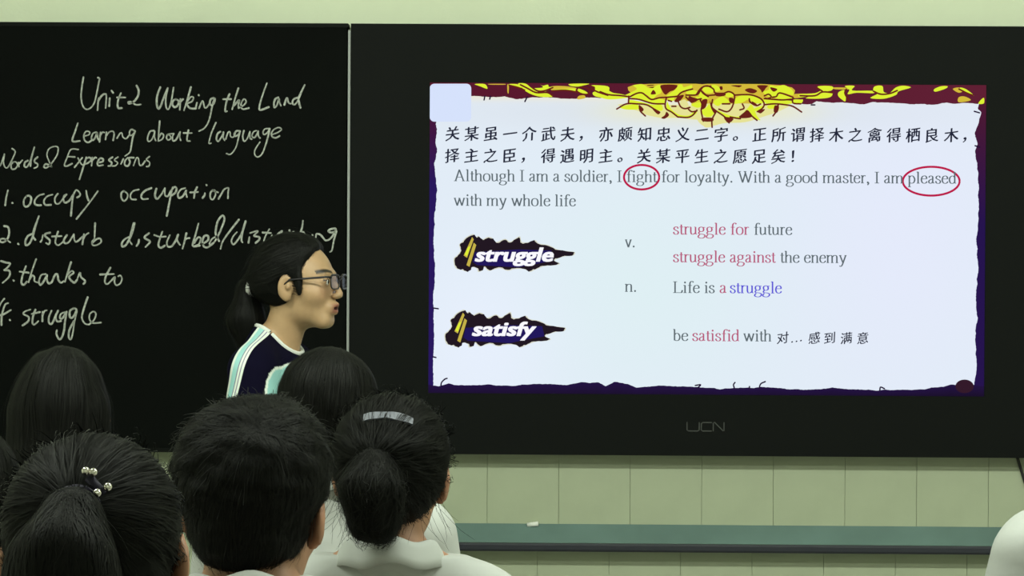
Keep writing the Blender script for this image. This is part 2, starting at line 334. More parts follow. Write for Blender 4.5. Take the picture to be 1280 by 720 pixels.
# backing picture: soft paper tones with the yellow haze under the ornament
nx, nz = 350, 196
gx = np.linspace(SX0, SX1, nx); gz = np.linspace(SZ0, SZ1, nz)
GX, GZ = np.meshgrid(gx, gz)
u_ = (GX-SX0)/(SX1-SX0); v_ = (SZ1-GZ)/(SZ1-SZ0)
PXX = 536.3+u_*695.5; PYY = 104+u_*1.5+v_*389
def L3(a): return np.array(lin(a))
base = np.zeros(GX.shape+(3,))+L3((226, 236, 247))
def blend(c, wgt): global base; base = base*(1-wgt[..., None])+L3(c)*wgt[..., None]
blend((222, 240, 243), 0.8*np.exp(-((PXX-800)/170)**2-((PYY-360)/150)**2))
blend((232, 240, 254), 0.8*np.exp(-((PXX-600)/90)**2-((PYY-430)/120)**2))
blend((229, 234, 252), 0.8*np.exp(-((PXX-1130)/140)**2-((PYY-300)/190)**2))
blend((217, 224, 232), 0.7*np.exp(-((PXX-850)/330)**2-((PYY-140)/26)**2))
blend((238, 236, 190), 0.75*np.exp(-(np.abs(PXX-885)/135)**4-((PYY-138)/16)**2))
blend((238, 232, 208), 0.7*np.exp(-((PYY-121)/6)**2))
V = np.stack([GX.ravel()-dcx, np.full(GX.size, layer()), GZ.ravel()-BOTZ], 1)
ii = (np.arange(nz-1)[:, None]*nx+np.arange(nx-1)[None]).ravel()
me = np_mesh('slide_paper', V, np.stack([ii, ii+1, ii+nx+1, ii+nx], 1)); set_cols(me, base.reshape(-1, 3))
link('slide_paper', me, mat('slide_picture', attr='Col', emit=EM), scr)
# torn border strips with their own tones
def strip(name, outer, inner, colf):
    """strip between two lines of the same length (pixels)"""
    n = len(inner); P = to_plane(np.vstack([outer, inner]))
    y = layer(); V = np.stack([P[:, 0]-dcx, np.full(2*n, y), P[:, 1]-BOTZ], 1)
    i = np.arange(n-1); me = np_mesh(name, V, np.stack([i, i+1, i+n+1, i+n], 1))
    set_cols(me, np.array([lin(colf(p)) for p in np.vstack([outer, inner])])); link(name, me, MATS['slide_picture'], scr)
r2 = np.random.RandomState(11)
def rag(keys, n, amp, axis):
    k = np.array(keys, dtype=float); t = np.linspace(k[0][axis], k[-1][axis], n)
    o = np.interp(t, k[:, axis], k[:, 1-axis])+np.interp(np.arange(n), np.arange(0, n+4, 4), r2.randn(len(np.arange(0, n+4, 4)))*amp)+r2.randn(n)*amp*0.35
    return np.stack([t, o], 1) if axis == 0 else np.stack([o, t], 1)
mx3 = lambda a, b, t: tuple(np.array(a)*(1-t)+np.array(b)*t)
def cside(p):
    t = min(1, max(0, (p[1]-110)/170)); return mx3((84, 26, 46), (38, 20, 78), t)
top_in = rag([(533, 121), (590, 120), (612, 121), (630, 121), (645, 124), (657, 123), (665, 121), (700, 123), (740, 122), (790, 121), (990, 129), (1016, 130), (1020, 127), (1080, 130), (1090, 127), (1130, 129), (1165, 131), (1180, 129), (1235, 129)], 260, 0.5, 0)
strip('slide_border_top', np.stack([top_in[:, 0], 101+(top_in[:, 0]-536)*0.0022], 1), top_in, lambda p: mx3((88, 24, 44), (96, 32, 52), (p[0]-536)/700))
rin = rag([(1226, 124), (1222, 136), (1227, 140), (1225, 152), (1219, 166), (1222, 178), (1219, 190), (1223, 215), (1224, 262), (1221, 300), (1223, 335), (1220, 370), (1222, 400), (1219, 425), (1221, 455), (1219, 478), (1217, 497)], 240, 0.45, 1)
strip('slide_border_right', np.stack([np.full(240, 1234.0), rin[:, 1]], 1), rin, cside)
lin_ = rag([(546, 124), (545, 165), (546, 190), (543, 205), (546, 240), (544, 262), (542, 300), (543.5, 335), (541.5, 380), (542.5, 420), (541, 455), (542, 497)], 240, 0.45, 1)
strip('slide_border_left', np.stack([np.full(240, 533.5), lin_[:, 1]], 1), lin_, lambda p: mx3((70, 22, 60), (40, 24, 92), min(1, max(0, (p[1]-150)/80))))
bot = rag([(533, 480), (550, 483), (560, 479), (570, 482), (600, 481), (640, 482), (670, 480), (710, 481), (725, 478), (748, 478), (757, 483), (768, 477), (785, 480), (795, 484), (830, 482), (870, 484), (900, 486), (950, 484), (985, 486), (1010, 488), (1040, 485), (1090, 488), (1150, 487), (1172, 484), (1190, 481), (1220, 482), (1235, 482)], 330, 0.45, 0)
strip('slide_border_bottom', np.stack([bot[:, 0], 496+(bot[:, 0]-536)*0.001], 1), bot, lambda p: (26, 16, 40) if p[1] > 489 else (36, 20, 66))
M_ink = emat('ink', (34, 18, 52)); M_gold = emat('gold', (222, 240, 52)); M_amber = emat('amber', (212, 186, 58)); M_mar = emat('maroon', (104, 34, 26))
M_pale = emat('pale_gold', (230, 226, 150)); M_badge = emat('badge', (214, 226, 252)); M_dark = emat('dark', (34, 24, 34)); M_wtxt = emat('white', (250, 250, 255))
hk = flat()
for s_ in ("551,482 552,478 556,474 559,473", "918,485 917,481 919,478", "937,486 937,483", "949,486 951,480 957,477", "1100,488 1101,484 1106,486", "1218,139 1225,141", "1219,182 1225,184", "869,482 876,481 872,485", "541,385 548,386", "541,446 545,447", "605,125 606,120", "612,124 613,120", "656,127 659,121", "1014,131 1019,131"):
    p = np.array([[float(v) for v in q.split(',')] for q in s_.split()]); hk.ribbon(smooth_line(to_plane(p), 4), 0.0042)
hk.build('torn_curl', M_ink, scr)
bl = flat(); bl.poly(to_plane([(1206+11.5*math.cos(a), 483+8.5*math.sin(a)) for a in np.linspace(0, 2*math.pi, 24, endpoint=False)])); bl.build('corner_seal', emat('seal', (52, 26, 42)), scr)
# gold cloud scroll along the top (shapes in crop coordinates)
def crop(ox, oy, k, s_): return np.array([[float(v) for v in q.split(',')] for q in s_.split()])/k+np.array([ox, oy])
Z1 = (580, 98, 7.111); Z2 = (750, 98, 9.143); Z3 = (870, 98, 9.143); Z4 = (1000, 98, 5.333)
amb = flat(); pal = flat(); gold = flat(); ol = flat()
def G(f_, z, s_): f_.poly(to_plane(smooth_line(crop(*z, s_), 4, True)[:-1]))
def O(z, s_, wd=0.0048): ol.ribbon(smooth_line(to_plane(crop(*z, s_)), 4), wd)
G(amb, Z2, "380,75 1280,75 1280,250 760,250 560,240 400,200"); G(amb, Z3, "-20,75 1000,80 1100,200 780,280 420,290 0,330")
G(amb, Z1, "780,70 900,68 1000,85 990,100 860,100 780,105"); G(amb, Z1, "225,48 360,48 355,55 230,54"); G(amb, Z1, "385,55 398,60 396,130 386,120"); G(amb, Z1, "1020,155 1070,150 1075,175 1010,185")
G(amb, Z3, "420,85 600,80 720,120 760,200 600,205 450,180"); G(amb, Z2, "660,160 760,170 740,215 690,215"); G(amb, Z2, "1040,80 1180,80 1150,135 1050,120"); G(amb, Z3, "1110,180 1280,175 1280,200 1130,225")
G(amb, Z4, "1020,70 1060,60 1090,80 1060,95"); G(amb, Z4, "1060,125 1100,120 1140,145 1060,158"); G(amb, Z4, "215,60 340,62 330,72 240,72")
for z, s_ in ((Z1, "95,50 185,50 207,92 150,72"), (Z1, "400,50 470,50 540,70 500,82 430,66"), (Z1, "480,46 548,46 600,85 660,112 730,118 790,160 700,165 610,145 540,108 530,95"),
              (Z1, "680,55 700,65 745,55 755,75 790,75 740,110 670,120 610,90 700,80"), (Z1, "790,100 900,92 990,90 1005,120 900,112 810,112"), (Z1, "940,48 1110,46 1060,62 1010,72 950,66"),
              (Z1, "1015,90 1070,108 1100,132 1060,138 1020,122"), (Z1, "1130,60 1280,70 1280,120 1220,118 1170,90"), (Z1, "1150,120 1200,125 1280,150 1280,170 1190,165 1148,145"),
              (Z2, "-40,90 40,95 140,160 250,180 330,215 120,240 0,215 -60,180"), (Z2, "380,80 450,65 500,70 560,110 620,95 660,75 690,80 700,160 650,190 600,235 540,190 470,160 390,180 340,205 240,215 330,170 420,120"),
              (Z2, "360,195 450,165 520,195 590,235 680,230 740,250 720,290 610,290 480,250 370,225"), (Z2, "340,245 470,265 600,300 700,300 720,350 690,370 600,340 520,300 340,290"),
              (Z2, "230,330 330,300 430,300 440,350 300,355"), (Z2, "760,200 830,150 870,120 900,70 940,70 960,100 1050,75 1040,120 960,150 880,190 800,205"),
              (Z2, "985,150 1050,130 1120,150 1110,180 1010,185"), (Z2, "1180,130 1220,90 1280,110 1290,160 1210,165"), (Z2, "1145,150 1200,180 1240,220 1170,235 1130,190"),
              (Z2, "770,260 800,330 860,390 930,420 1020,420 1080,370 1110,390 1060,430 960,450 880,440 800,380 760,330"), (Z2, "1050,290 1150,270 1155,320 1110,335 1050,310"), (Z2, "780,230 850,215 830,260 790,255"),
              (Z3, "180,75 240,80 280,130 230,150 180,110"), (Z3, "75,125 110,95 160,92 205,130 180,165 120,160"), (Z3, "30,160 70,150 130,200 150,225 80,235 40,200"),
              (Z3, "330,180 380,165 430,180 420,205 370,215 335,200"), (Z3, "205,260 260,220 310,205 360,240 380,275 300,285 260,315 215,300"), (Z3, "440,240 500,200 600,190 700,220 770,265 740,290 660,270 600,240 540,270 470,290 430,275"),
              (Z3, "60,370 120,330 150,290 180,340 220,370 180,430 120,440 80,410"), (Z3, "0,210 50,215 40,250 0,260"), (Z3, "0,280 50,270 60,320 0,330"),
              (Z3, "770,150 830,130 850,80 920,90 1010,75 1100,130 1110,190 1000,165 940,200 880,220 800,190"), (Z3, "900,220 960,170 1080,200 1110,235 1000,240"), (Z3, "780,235 900,250 1100,255 1090,290 900,290 800,285"),
              (Z3, "1120,240 1220,245 1200,280 1120,275"), (Z3, "240,360 330,400 420,430 500,430 590,340 640,300 700,430 740,475 690,465 620,400 590,360 520,450 420,455 330,440"), (Z3, "820,310 910,300 900,340 830,345"), (Z3, "670,340 780,310 760,350 690,375"),
              (Z4, "0,105 100,98 150,80 215,95 200,125 120,135 40,132 60,120 0,125"), (Z4, "120,52 215,52 210,80 150,82"), (Z4, "300,50 365,50 350,80 480,82 490,98 380,95 320,105 330,75"), (Z4, "260,90 300,80 305,150 280,140 255,115"),
              (Z4, "470,130 520,100 490,80 500,52 550,50 560,90 600,95 640,60 690,48 740,60 660,85 640,110 560,135"), (Z4, "895,72 940,52 985,52 970,68 905,88"), (Z4, "1070,60 1110,72 1160,112 1130,105 1075,75"), (Z4, "1190,165 1225,128 1230,160 1215,170"), (Z4, "0,145 20,140 15,160 0,165")):
    G(gold, z, s_)
for z, s_ in ((Z2, "200,300 500,290 760,300 1280,330 1280,440 1100,470 900,450 700,450 560,420 430,370"), (Z3, "0,300 500,290 1050,290 960,370 760,440 560,500 330,510 200,540 80,540 0,440"), (Z2, "920,260 970,240 1010,290 1000,335 950,340 915,310"), (Z2, "850,370 1050,370 1000,415 920,415"), (Z3, "440,310 520,295 530,330 450,345"), (Z3, "70,480 150,465 190,500 180,550 110,560 80,530"), (Z3, "210,440 260,400 300,470 260,520 210,500"),
              (Z2, "450,320 560,350 640,400 600,430 500,400"), (Z2, "700,360 740,400 710,450 680,440"), (Z3, "500,460 620,440 640,480 540,490"), (Z3, "770,380 900,350 880,400 800,420"), (Z3, "300,300 390,300 380,330 320,325")):
    G(pal, z, s_)
for z, s_ in ((Z1, "500,55 560,85 640,125 740,125 790,155"), (Z1, "610,85 660,112 720,108 790,80"), (Z1, "400,60 480,80 540,105"), (Z1, "780,110 900,105 1000,120"), (Z1, "1010,85 1000,110 1050,138 1105,138 1115,100 1080,80 1030,75"), (Z1, "1130,90 1190,120 1280,150"), (Z1, "1110,60 1160,80"),
              (Z2, "0,150 100,185 230,195 340,210"), (Z2, "340,210 420,170 480,165 530,200 590,240 680,220 760,215 880,205"), (Z2, "340,230 450,240 600,285 740,290"), (Z2, "190,350 300,290 420,290 530,300 620,350 680,385"), (Z2, "330,200 325,290"),
              (Z2, "760,215 745,300 760,350 820,385 890,440"), (Z2, "890,440 1000,445 1060,420 1110,360"), (Z2, "880,210 930,160 1000,135 1060,120"), (Z2, "980,190 1110,185 1150,130 1190,90 1270,90"), (Z2, "890,250 920,320 970,345 1030,330"), (Z2, "980,210 1040,260 1120,240 1160,230"),
              (Z2, "1150,130 1180,170 1240,210"), (Z2, "820,318 870,318"), (Z2, "780,250 820,262"), (Z2, "450,310 460,370 520,430"), (Z2, "1110,370 1050,380 1010,350"),
              (Z3, "0,190 60,110 130,85 200,120 220,165 310,170 330,165"), (Z3, "60,140 120,190 190,190 280,180"), (Z3, "50,245 70,300 60,370 85,490"), (Z3, "190,240 180,320 230,370 330,440 380,510"), (Z3, "185,560 185,470 230,380"), (Z3, "85,470 190,470"),
              (Z3, "320,170 380,150 440,190 430,280 400,350 350,380 260,350"), (Z3, "440,190 540,185 640,190 740,230 780,290 760,340 700,380"), (Z3, "300,290 390,290"), (Z3, "610,230 620,270 690,310 740,290"), (Z3, "500,440 560,390 590,370 640,430 700,480"), (Z3, "530,290 550,340 500,360"),
              (Z3, "780,200 830,180 860,210 820,230 790,225"), (Z3, "870,215 920,205 960,165 1110,215"), (Z3, "780,230 900,240 1000,245 1110,235"), (Z3, "780,300 900,290 1020,300 1110,320 1210,385"), (Z3, "1110,215 1110,280 1200,290"), (Z3, "940,300 930,360 880,430"), (Z3, "390,440 470,455 510,460"),
              (Z4, "0,115 100,115 150,90 220,95"), (Z4, "110,60 150,85"), (Z4, "310,70 300,100 330,150"), (Z4, "490,85 540,105 600,100 650,80"), (Z4, "1060,70 1120,100 1155,112")):
    O(z, s_)
for z, s_ in ((Z2, "700,75 880,75 850,130 800,150 750,185 710,140"), (Z3, "700,80 820,80 800,110 760,160 740,130"), (Z3, "220,165 320,165 340,190 290,205 230,200"), (Z2, "540,75 620,72 600,82 550,85"), (Z3, "270,95 300,90 305,125 280,130"), (Z3, "400,80 520,78 500,100 470,98"), (Z3, "850,100 930,120 900,150 870,140"), (Z2, "1020,200 1060,215 1130,240 1050,280 1010,240"), (Z2, "450,305 500,350 480,380 455,370"), (Z2, "760,380 790,420 740,460 700,450 740,420"), (Z2, "600,345 690,380 660,410"), (Z3, "700,370 790,350 740,400"), (Z3, "900,310 950,320 930,390 890,380"), (Z3, "70,250 130,240 110,330 60,350"), (Z3, "160,250 190,330 230,370 210,400 170,330"), (Z3, "380,220 430,230 420,280 385,270"),
              (Z2, "900,200 960,190 930,240 890,270 850,260"), (Z2, "560,100 620,95 600,110"), (Z2, "580,180 610,130 640,175"), (Z3, "640,260 700,300 660,310"), (Z3, "590,370 640,440 500,450"), (Z3, "560,130 620,110 700,140 660,170 600,160"), (Z3, "70,450 190,450 190,490 80,490"), (Z3, "320,440 430,460 370,510")):
    G(ol, z, s_)
for f_, nm, m_ in ((amb, 'scroll_shading', M_amber), (pal, 'scroll_highlight', M_pale), (gold, 'scroll_gold', M_gold), (ol, 'scroll_outline', M_mar)): f_.build(nm, m_, scr)
# pale rounded tile in the corner (its cartoon figure is left out)
bt = flat(); rr = 6; cs = []
for cx_, cy_, a0 in ((583, 110.5, -90), (583, 146, 0), (543, 146, 90), (543, 110.5, 180)):
    for a in range(0, 91, 15):
        cs.append((cx_+rr*math.cos(math.radians(a0+a)), cy_+rr*math.sin(math.radians(a0+a))))
cs = [(x, max(y, 104.3)) for x, y in cs]
bt.poly(to_plane(cs)); bt.build('corner_tile', M_badge, scr)
# dark torn word tags
def word_tag(dx, dy, word, wx0, wx1, wy):
    zt = (550+dx, 285+dy, 7.111)
    out = "130,270 165,240 190,200 178,150 205,125 235,90 290,60 310,62 325,85 350,75 385,105 430,85 470,95 500,130 530,125 580,105 620,130 660,105 705,80 720,130 780,130 840,112 870,140 960,155 1030,190 1120,205 1190,215 1175,245 1110,250 1040,270 1010,290 1060,315 1010,330 930,335 880,350 830,370 790,385 740,360 660,358 600,372 540,350 490,360 440,375 410,350 390,345 380,375 345,385 335,355 290,345 275,370 245,385 200,370 155,360 135,330"
    P = crop(*zt, out); c = P.mean(0)
    r3 = np.random.RandomState(5)
    dense = smooth_line(P, 3, True)[:-1]
    gl = flat(); Q = dense+(dense-c)/np.linalg.norm(dense-c, axis=1, keepdims=True)*1.3; gl.poly(to_plane(Q)); gl.build('tag_halo', emat('halo', (214, 214, 196)), scr)
    tg = flat(); tg.poly(to_plane(dense+r3.randn(*dense.shape)*0.35)); tg.build('word_tag', M_dark, scr)
    bg = flat(); bg.poly(to_plane(crop(*zt, "310,215 700,190 990,200 1010,290 800,330 700,350 330,330 290,300"))); bg.build('tag_glow', emat('navy', (34, 24, 92)), scr)
    b1 = flat(); b1.poly(to_plane(crop(*zt, "285,80 300,100 240,265 210,245"))); b1.poly(to_plane(crop(*zt, "235,330 300,130 322,150 262,345"))); b1.build('tag_brush', emat('brush', (196, 176, 72)), scr)
    b2 = flat(); b2.poly(to_plane(crop(*zt, "250,170 270,160 240,250 218,235"))); b2.build('tag_brush', M_gold, scr)
    cu = bpy.data.curves.new('t', 'FONT'); cu.body = word; cu.offset = 0.012; cu.shear = 0.0; cu.resolution_u = 3
    to = bpy.data.objects.new('t', cu); COL.objects.link(to); bpy.context.view_layer.update()
    me = bpy.data.meshes.new_from_object(to.evaluated_get(bpy.context.evaluated_depsgraph_get())); bpy.data.objects.remove(to)
    co = np.empty(len(me.vertices)*3); me.vertices.foreach_get('co', co); co = co.reshape(-1, 3)
    co[:, 0] += co[:, 1]*0.22
    mn, mxx = co[:, 0].min(), co[:, 0].max(); sc_ = (wx1-wx0)/(mxx-mn)
    y = layer(); VV = []; FF = []
    for kx_, ky_ in ((-.75, -.3), (-.75, .3), (0, 0), (.75, -.3), (.75, .3)):
        W = to_plane(np.stack([wx0+(co[:, 0]-mn)*sc_+kx_, wy-co[:, 1]*24.5+ky_], 1)); n = len(VV)
        VV += [(p[0]-dcx, y, p[1]-BOTZ) for p in W]; FF += [tuple(n+i for i in p.vertices) for p in me.polygons]
    me = bpy.data.meshes.new('slide_text'); me.from_pydata(VV, [], FF); me.update()
    o = link('slide_text', me, M_wtxt, scr); o['label'] = 'white bold slanted word %s' % word
word_tag(0, 0, 'struggle', 594, 691.5, 326.5)
word_tag(-11.5, 94.6, 'satisfy', 590.5, 670, 419.5)

# book serif lettering drawn as pen strokes (em 1000)
GL = {
'a': (444, "s80,350 130,430 220,445 300,400 308,300|l308,330 308,75 345,25 410,45|s308,270 160,220 75,150 80,60 150,12 240,30 308,100"),
'b': (500, "l105,683 105,25|l25,662 105,683|s105,350 200,435 330,420 425,240 370,60 240,8 105,45"),
'd': (500, "l380,683 380,25 470,20|l300,662 380,683|s380,360 300,435 200,440 90,360 55,210 110,50 210,8 310,35 380,110"),
'e': (444, "l70,270 380,270|s380,270 370,370 300,440 220,445 110,390 58,220 110,60 230,8 340,40 405,120"),
'f': (333, "s372,610 330,670 250,675 172,600 155,450|l155,470 155,12|l30,435 290,435|l60,10 270,10"),
'g': (500, "s220,445 110,400 80,300 130,190 230,170 340,210 370,310 330,410 220,445|l330,420 465,420|s150,180 80,110 110,40 300,20 430,-30 440,-120 340,-200 200,-215 60,-170 50,-90 140,0"),
'h': (500, "l95,683 95,12|l10,662 95,683|s95,330 180,420 290,440 370,400 388,300|l388,330 388,12|l15,10 180,10|l305,10 475,10"),
'i': (278, "l140,450 140,12|l40,430 140,450|l40,10 245,10|d140,610"),
'l': (278, "l135,683 135,12|l40,662 135,683|l40,10 240,10"),
'm': (778, "l95,450 95,12|l10,430 95,450|s95,330 180,420 280,440 350,400 366,300|l366,330 366,12|s366,330 460,420 560,440 640,400 658,300|l658,330 658,12|l15,10 180,10|l290,10 450,10|l580,10 750,10"),
'n': (500, "l95,450 95,12|l10,430 95,450|s95,330 180,420 290,440 370,400 388,300|l388,330 388,12|l15,10 180,10|l305,10 475,10"),
'o': (500, "s250,448 110,390 60,225 110,60 250,5 390,60 440,225 390,390 250,448"),
'p': (500, "l100,450 100,-205|l10,430 100,450|s100,350 200,435 330,420 428,240 370,60 240,8 100,45|l10,-208 200,-208"),
'r': (333, "l105,450 105,12|l15,430 105,450|s105,320 170,415 240,445 310,415|l20,10 205,10"),
's': (389, "s320,340 275,430 180,445 90,395 82,310 170,250 290,190 335,105 280,20 170,6 85,45 48,145"),
't': (278, "l128,580 128,90|s128,100 155,18 215,12 270,55|l15,435 255,435"),
'u': (500, "l92,440 92,140|s92,150 130,35 220,12 310,50 380,110|l380,440 380,25 475,20|l10,440 92,440|l300,440 380,440"),
'v': (500, "l75,440 250,0|l250,0 415,440|l10,440 170,440|l340,440 485,440"),
'w': (722, "l70,440 225,0|l225,0 370,430|l355,440 515,0|l515,0 650,440|l10,440 150,440|l290,440 420,440|l590,440 710,440"),
'y': (500, "l75,440 260,0|s425,440 260,0 190,-150 110,-205 40,-170|l10,440 170,440|l345,440 485,440"),
'A': (722, "l350,670 120,12|l350,670 610,12|l190,230 520,230|l20,10 210,10|l510,10 705,10"),
'I': (333, "l166,660 166,12|l30,652 305,652|l30,10 305,10"),
'L': (611, "l140,660 140,12|l20,652 270,652|l20,10 540,10 590,160"),
'W': (944, "l90,652 300,0|l300,0 470,560|l440,652 650,0|l650,0 850,652|l10,652 200,652|l360,652 540,652|l770,652 930,652"),
',': (250, "d115,45|s150,40 150,-30 90,-110"), '.': (250, "d115,45"), ' ': (250, "")}
def serif(text, x0, x1, yb0, yb1, rgb, label, em=21.3):
    f_ = flat(TXT_Y); adv = 0; items = []
    for ch in text: items.append((ch, adv)); adv += GL[ch][0]
    total = adv-30; kx = (x1-x0)/total; ky = em/1000.0
    def tp(p):
        xx = x0+p[:, 0]*kx; return to_plane(np.stack([xx, yb0+(yb1-yb0)*(xx-x0)/(x1-x0)-p[:, 1]*ky], 1))
    unit = ky/ (F/8.0)
    wid = lambda t: unit*(34+54*np.abs(t[:, 1])**1.4)
    for ch, a in items:
        for s_ in GL[ch][1].split('|'):
            if not s_: continue
            p = np.array([[float(v) for v in q.split(',')] for q in s_[1:].split()])+np.array([a, 0])
            if s_[0] == 'd': f_.dot(tp(p)[0], unit*58); continue
            q = tp(smooth_line(p, 4)) if s_[0] == 's' else tp(p)
            if s_[0] == 'l' and len(q) > 2:
                for k in range(len(q)-1): f_.ribbon(q[k:k+2], wid, False)
            else: f_.ribbon(q, wid, False)
    o = f_.build('slide_text', emat('t%d_%d_%d' % rgb, rgb), scr); o['label'] = label
GREY = (94, 106, 112); RED = (184, 88, 122); VIO = (92, 84, 214)
serif("Although I am a soldier, I fight for loyalty. With a good master, I am pleased", 567, 1195, 226.3, 229.6, GREY, 'grey serif sentence starting Although I am a soldier')
serif("with my whole life", 567, 719.5, 257.0, 257.8, GREY, 'grey serif words with my whole life')
serif("struggle for", 841, 936, 293.0, 293.4, RED, 'red serif words struggle for'); serif("future", 942, 990, 293.4, 293.7, GREY, 'grey serif word future')
serif("struggle against", 841, 969, 327.6, 328.3, RED, 'red serif words struggle against'); serif("the enemy", 975, 1058, 328.3, 328.7, GREY, 'grey serif words the enemy')
serif("Life is", 841, 893, 366.0, 366.3, GREY, 'grey serif words Life is'); serif("a", 899, 908, 366.3, 366.3, RED, 'red serif letter a'); serif("struggle", 912, 977, 366.3, 366.7, VIO, 'violet serif word struggle')
serif("be", 841, 860, 426.0, 426.1, GREY, 'grey serif word be'); serif("satisfid", 865, 924, 426.1, 426.5, RED, 'red serif word satisfid'); serif("with", 929, 964, 426.5, 426.7, GREY, 'grey serif word with')
serif("v.", 781, 794, 309.0, 309.1, GREY, 'grey serif letter v'); serif("n.", 781, 796, 364.6, 364.7, GREY, 'grey serif letter n')
# Chinese lines in a slightly rising brush manner
def hanzi(chars, cells, rgb, label, em=20.0, off=0.42):
    y = TXT_Y; VV = []; FF = []
    for ch, (cx_, cy_) in zip(chars, cells):
        cu = bpy.data.curves.new('t', 'FONT'); cu.body = ch; cu.resolution_u = 2
        to = bpy.data.objects.new('t', cu); COL.objects.link(to); bpy.context.view_layer.update()
        me = bpy.data.meshes.new_from_object(to.evaluated_get(bpy.context.evaluated_depsgraph_get())); bpy.data.objects.remove(to); bpy.data.curves.remove(cu)
        co = np.empty(len(me.vertices)*3); me.vertices.foreach_get('co', co); co = co.reshape(-1, 3)
        X = co[:, 0]; Y = co[:, 1]
        if ch in '，。！…': mxx, myy = X.min()+0.1, 0.36
        else: mxx, myy = (X.min()+X.max())/2, 0.38
        a = X-mxx; b = (Y-myy)+0.13*(X-mxx)+0.05*a*a
        wx = 0.93 if ch not in '，。！…' else 1.0
        if ch in '，。': off_ = -7.0
        elif ch == '！': off_ = -5.0
        elif ch == '…': off_ = -8
        else: off_ = 0
        for kx_, ky_ in ((-off, off*.45), (0, 0), (off, -off*.45)):
            P = np.stack([cx_+off_+(a*wx+b*0.04)*em+kx_, cy_-b*em*0.95+ky_], 1); W = to_plane(P); n = len(VV)
            VV += [(p[0]-dcx, y, p[1]-BOTZ) for p in W]; FF += [tuple(n+i for i in p.vertices) for p in me.polygons]
        bpy.data.meshes.remove(me)
    me = bpy.data.meshes.new('slide_text'); me.from_pydata(VV, [], FF); me.update()
    o = link('slide_text', me, emat('brush_ink', rgb), scr); o['label'] = label
t1 = "关某虽一介武夫，亦颇知忠义二字。正所谓择木之禽得栖良木，"
hanzi(t1, [(565.7+23.98*k, 167.0+2.0*k/26) for k in range(len(t1))], (34, 38, 58), 'dark brush-style Chinese line, the upper of two')
t2 = "择主之臣，得遇明主。关某平生之愿足矣！"
hanzi(t2, [(565.3+23.98*k, 194.3+1.6*k/26) for k in range(len(t2))], (34, 38, 58), 'dark brush-style Chinese line, the lower of two')
hanzi("对…感到满意", [(978.5, 422.3), (999, 422.5), (1018, 422.5), (1037, 422.5), (1058, 422.7), (1078.5, 422.7)], (34, 38, 58), 'small dark Chinese words after be satisfid with', em=16.5, off=0.2)
for cx_, cy_, rx, ry, lb in ((802, 221.5, 22, 15.3, 'crimson ring drawn round the word fight'), (1164, 226.5, 35.5, 18, 'crimson ring drawn round the word pleased')):
    f_ = flat(TXT_Y-.0003); f_.ribbon(to_plane([(cx_+rx*math.cos(a), cy_+ry*math.sin(a)) for a in np.linspace(0, 2*math.pi, 60)]), 0.0062, False)
    o = f_.build('marker_ring', emat('crimson', (188, 24, 72)), scr); o['label'] = lb

# ------------------------------------------------------------------ ledge, chalk, cord
M_ledge = mat('ledge_teal', lin((100, 124, 120)), 0.45, noise=0.15, nscale=6)
M_ledged = mat('ledge_dark', (0.020, 0.022, 0.032), 0.4)
lx0 = float(on_plane(541, 655, -0.05)[0]); lx1 = float(on_plane(1300, 660, -0.05)[0])
za = float(on_plane(900, 656.3, -.013)[2]); zb = float(on_plane(900, 680.5, -.08)[2]); zc = float(on_plane(900, 691.0, -.083)[2])
tray = empty('chalk_tray', ((lx0+lx1)/2, 0, zc), 'long teal sloping chalk tray with a dark lip on the tiled wall', 'tray'); hw = (lx1-lx0)/2
MB().prism_x([(-.0125, zc-zc+.004), (-.0125, za-zc), (-.070, zb-zc+.001), (-.078, zb-zc), (-.078, .004)], -hw, hw).build('tray_top', M_ledge, tray)
MB().prism_x([(-.0785, 0), (-.0785, zb-zc+.0005), (-.083, zb-zc-.001), (-.086, zb-zc-.006), (-.086, .006), (-.082, 0)], -hw-.003, hw+.003).build('front_lip', M_ledged, tray)
e1 = MB().prism_x([(-.0125, 0), (-.0125, za-zc+.002), (-.083, zb-zc+.003), (-.083, 0)], -hw-.006, -hw).build('end_cap', mat('cap_green', (0.02, 0.05, 0.035), 0.5), tray)
yc = -0.026; zt = za+(zb-za)*((-yc-.0125)/(.070-.0125))
cpx = float(on_plane(666, 654, yc)[0])
chk = MB().tube([(-.016, .004, .0075), (.016, -.004, .0075)], [.0064, .0070], 12).build('chalk_stick', mat('chalk_white', (0.82, 0.82, 0.78), 0.9), None, True)
chk.location = (cpx, yc, zt+.0045); chk.rotation_euler = (math.radians(-30), 0, 0)
tag(chk, 'short stub of white chalk lying on the teal tray', 'chalk')
cd_ = MB().tube([tuple(on_plane(px, py, -.018)) for px, py in ((1270, 566), (1273.5, 578), (1278, 592), (1284, 612), (1294, 650))], .0045, 8).build('power_cord', mat('cord_black', (0.01, 0.01, 0.01), 0.5), None, True)
tag(cd_, 'black cord hanging below the right end of the display', 'cord')

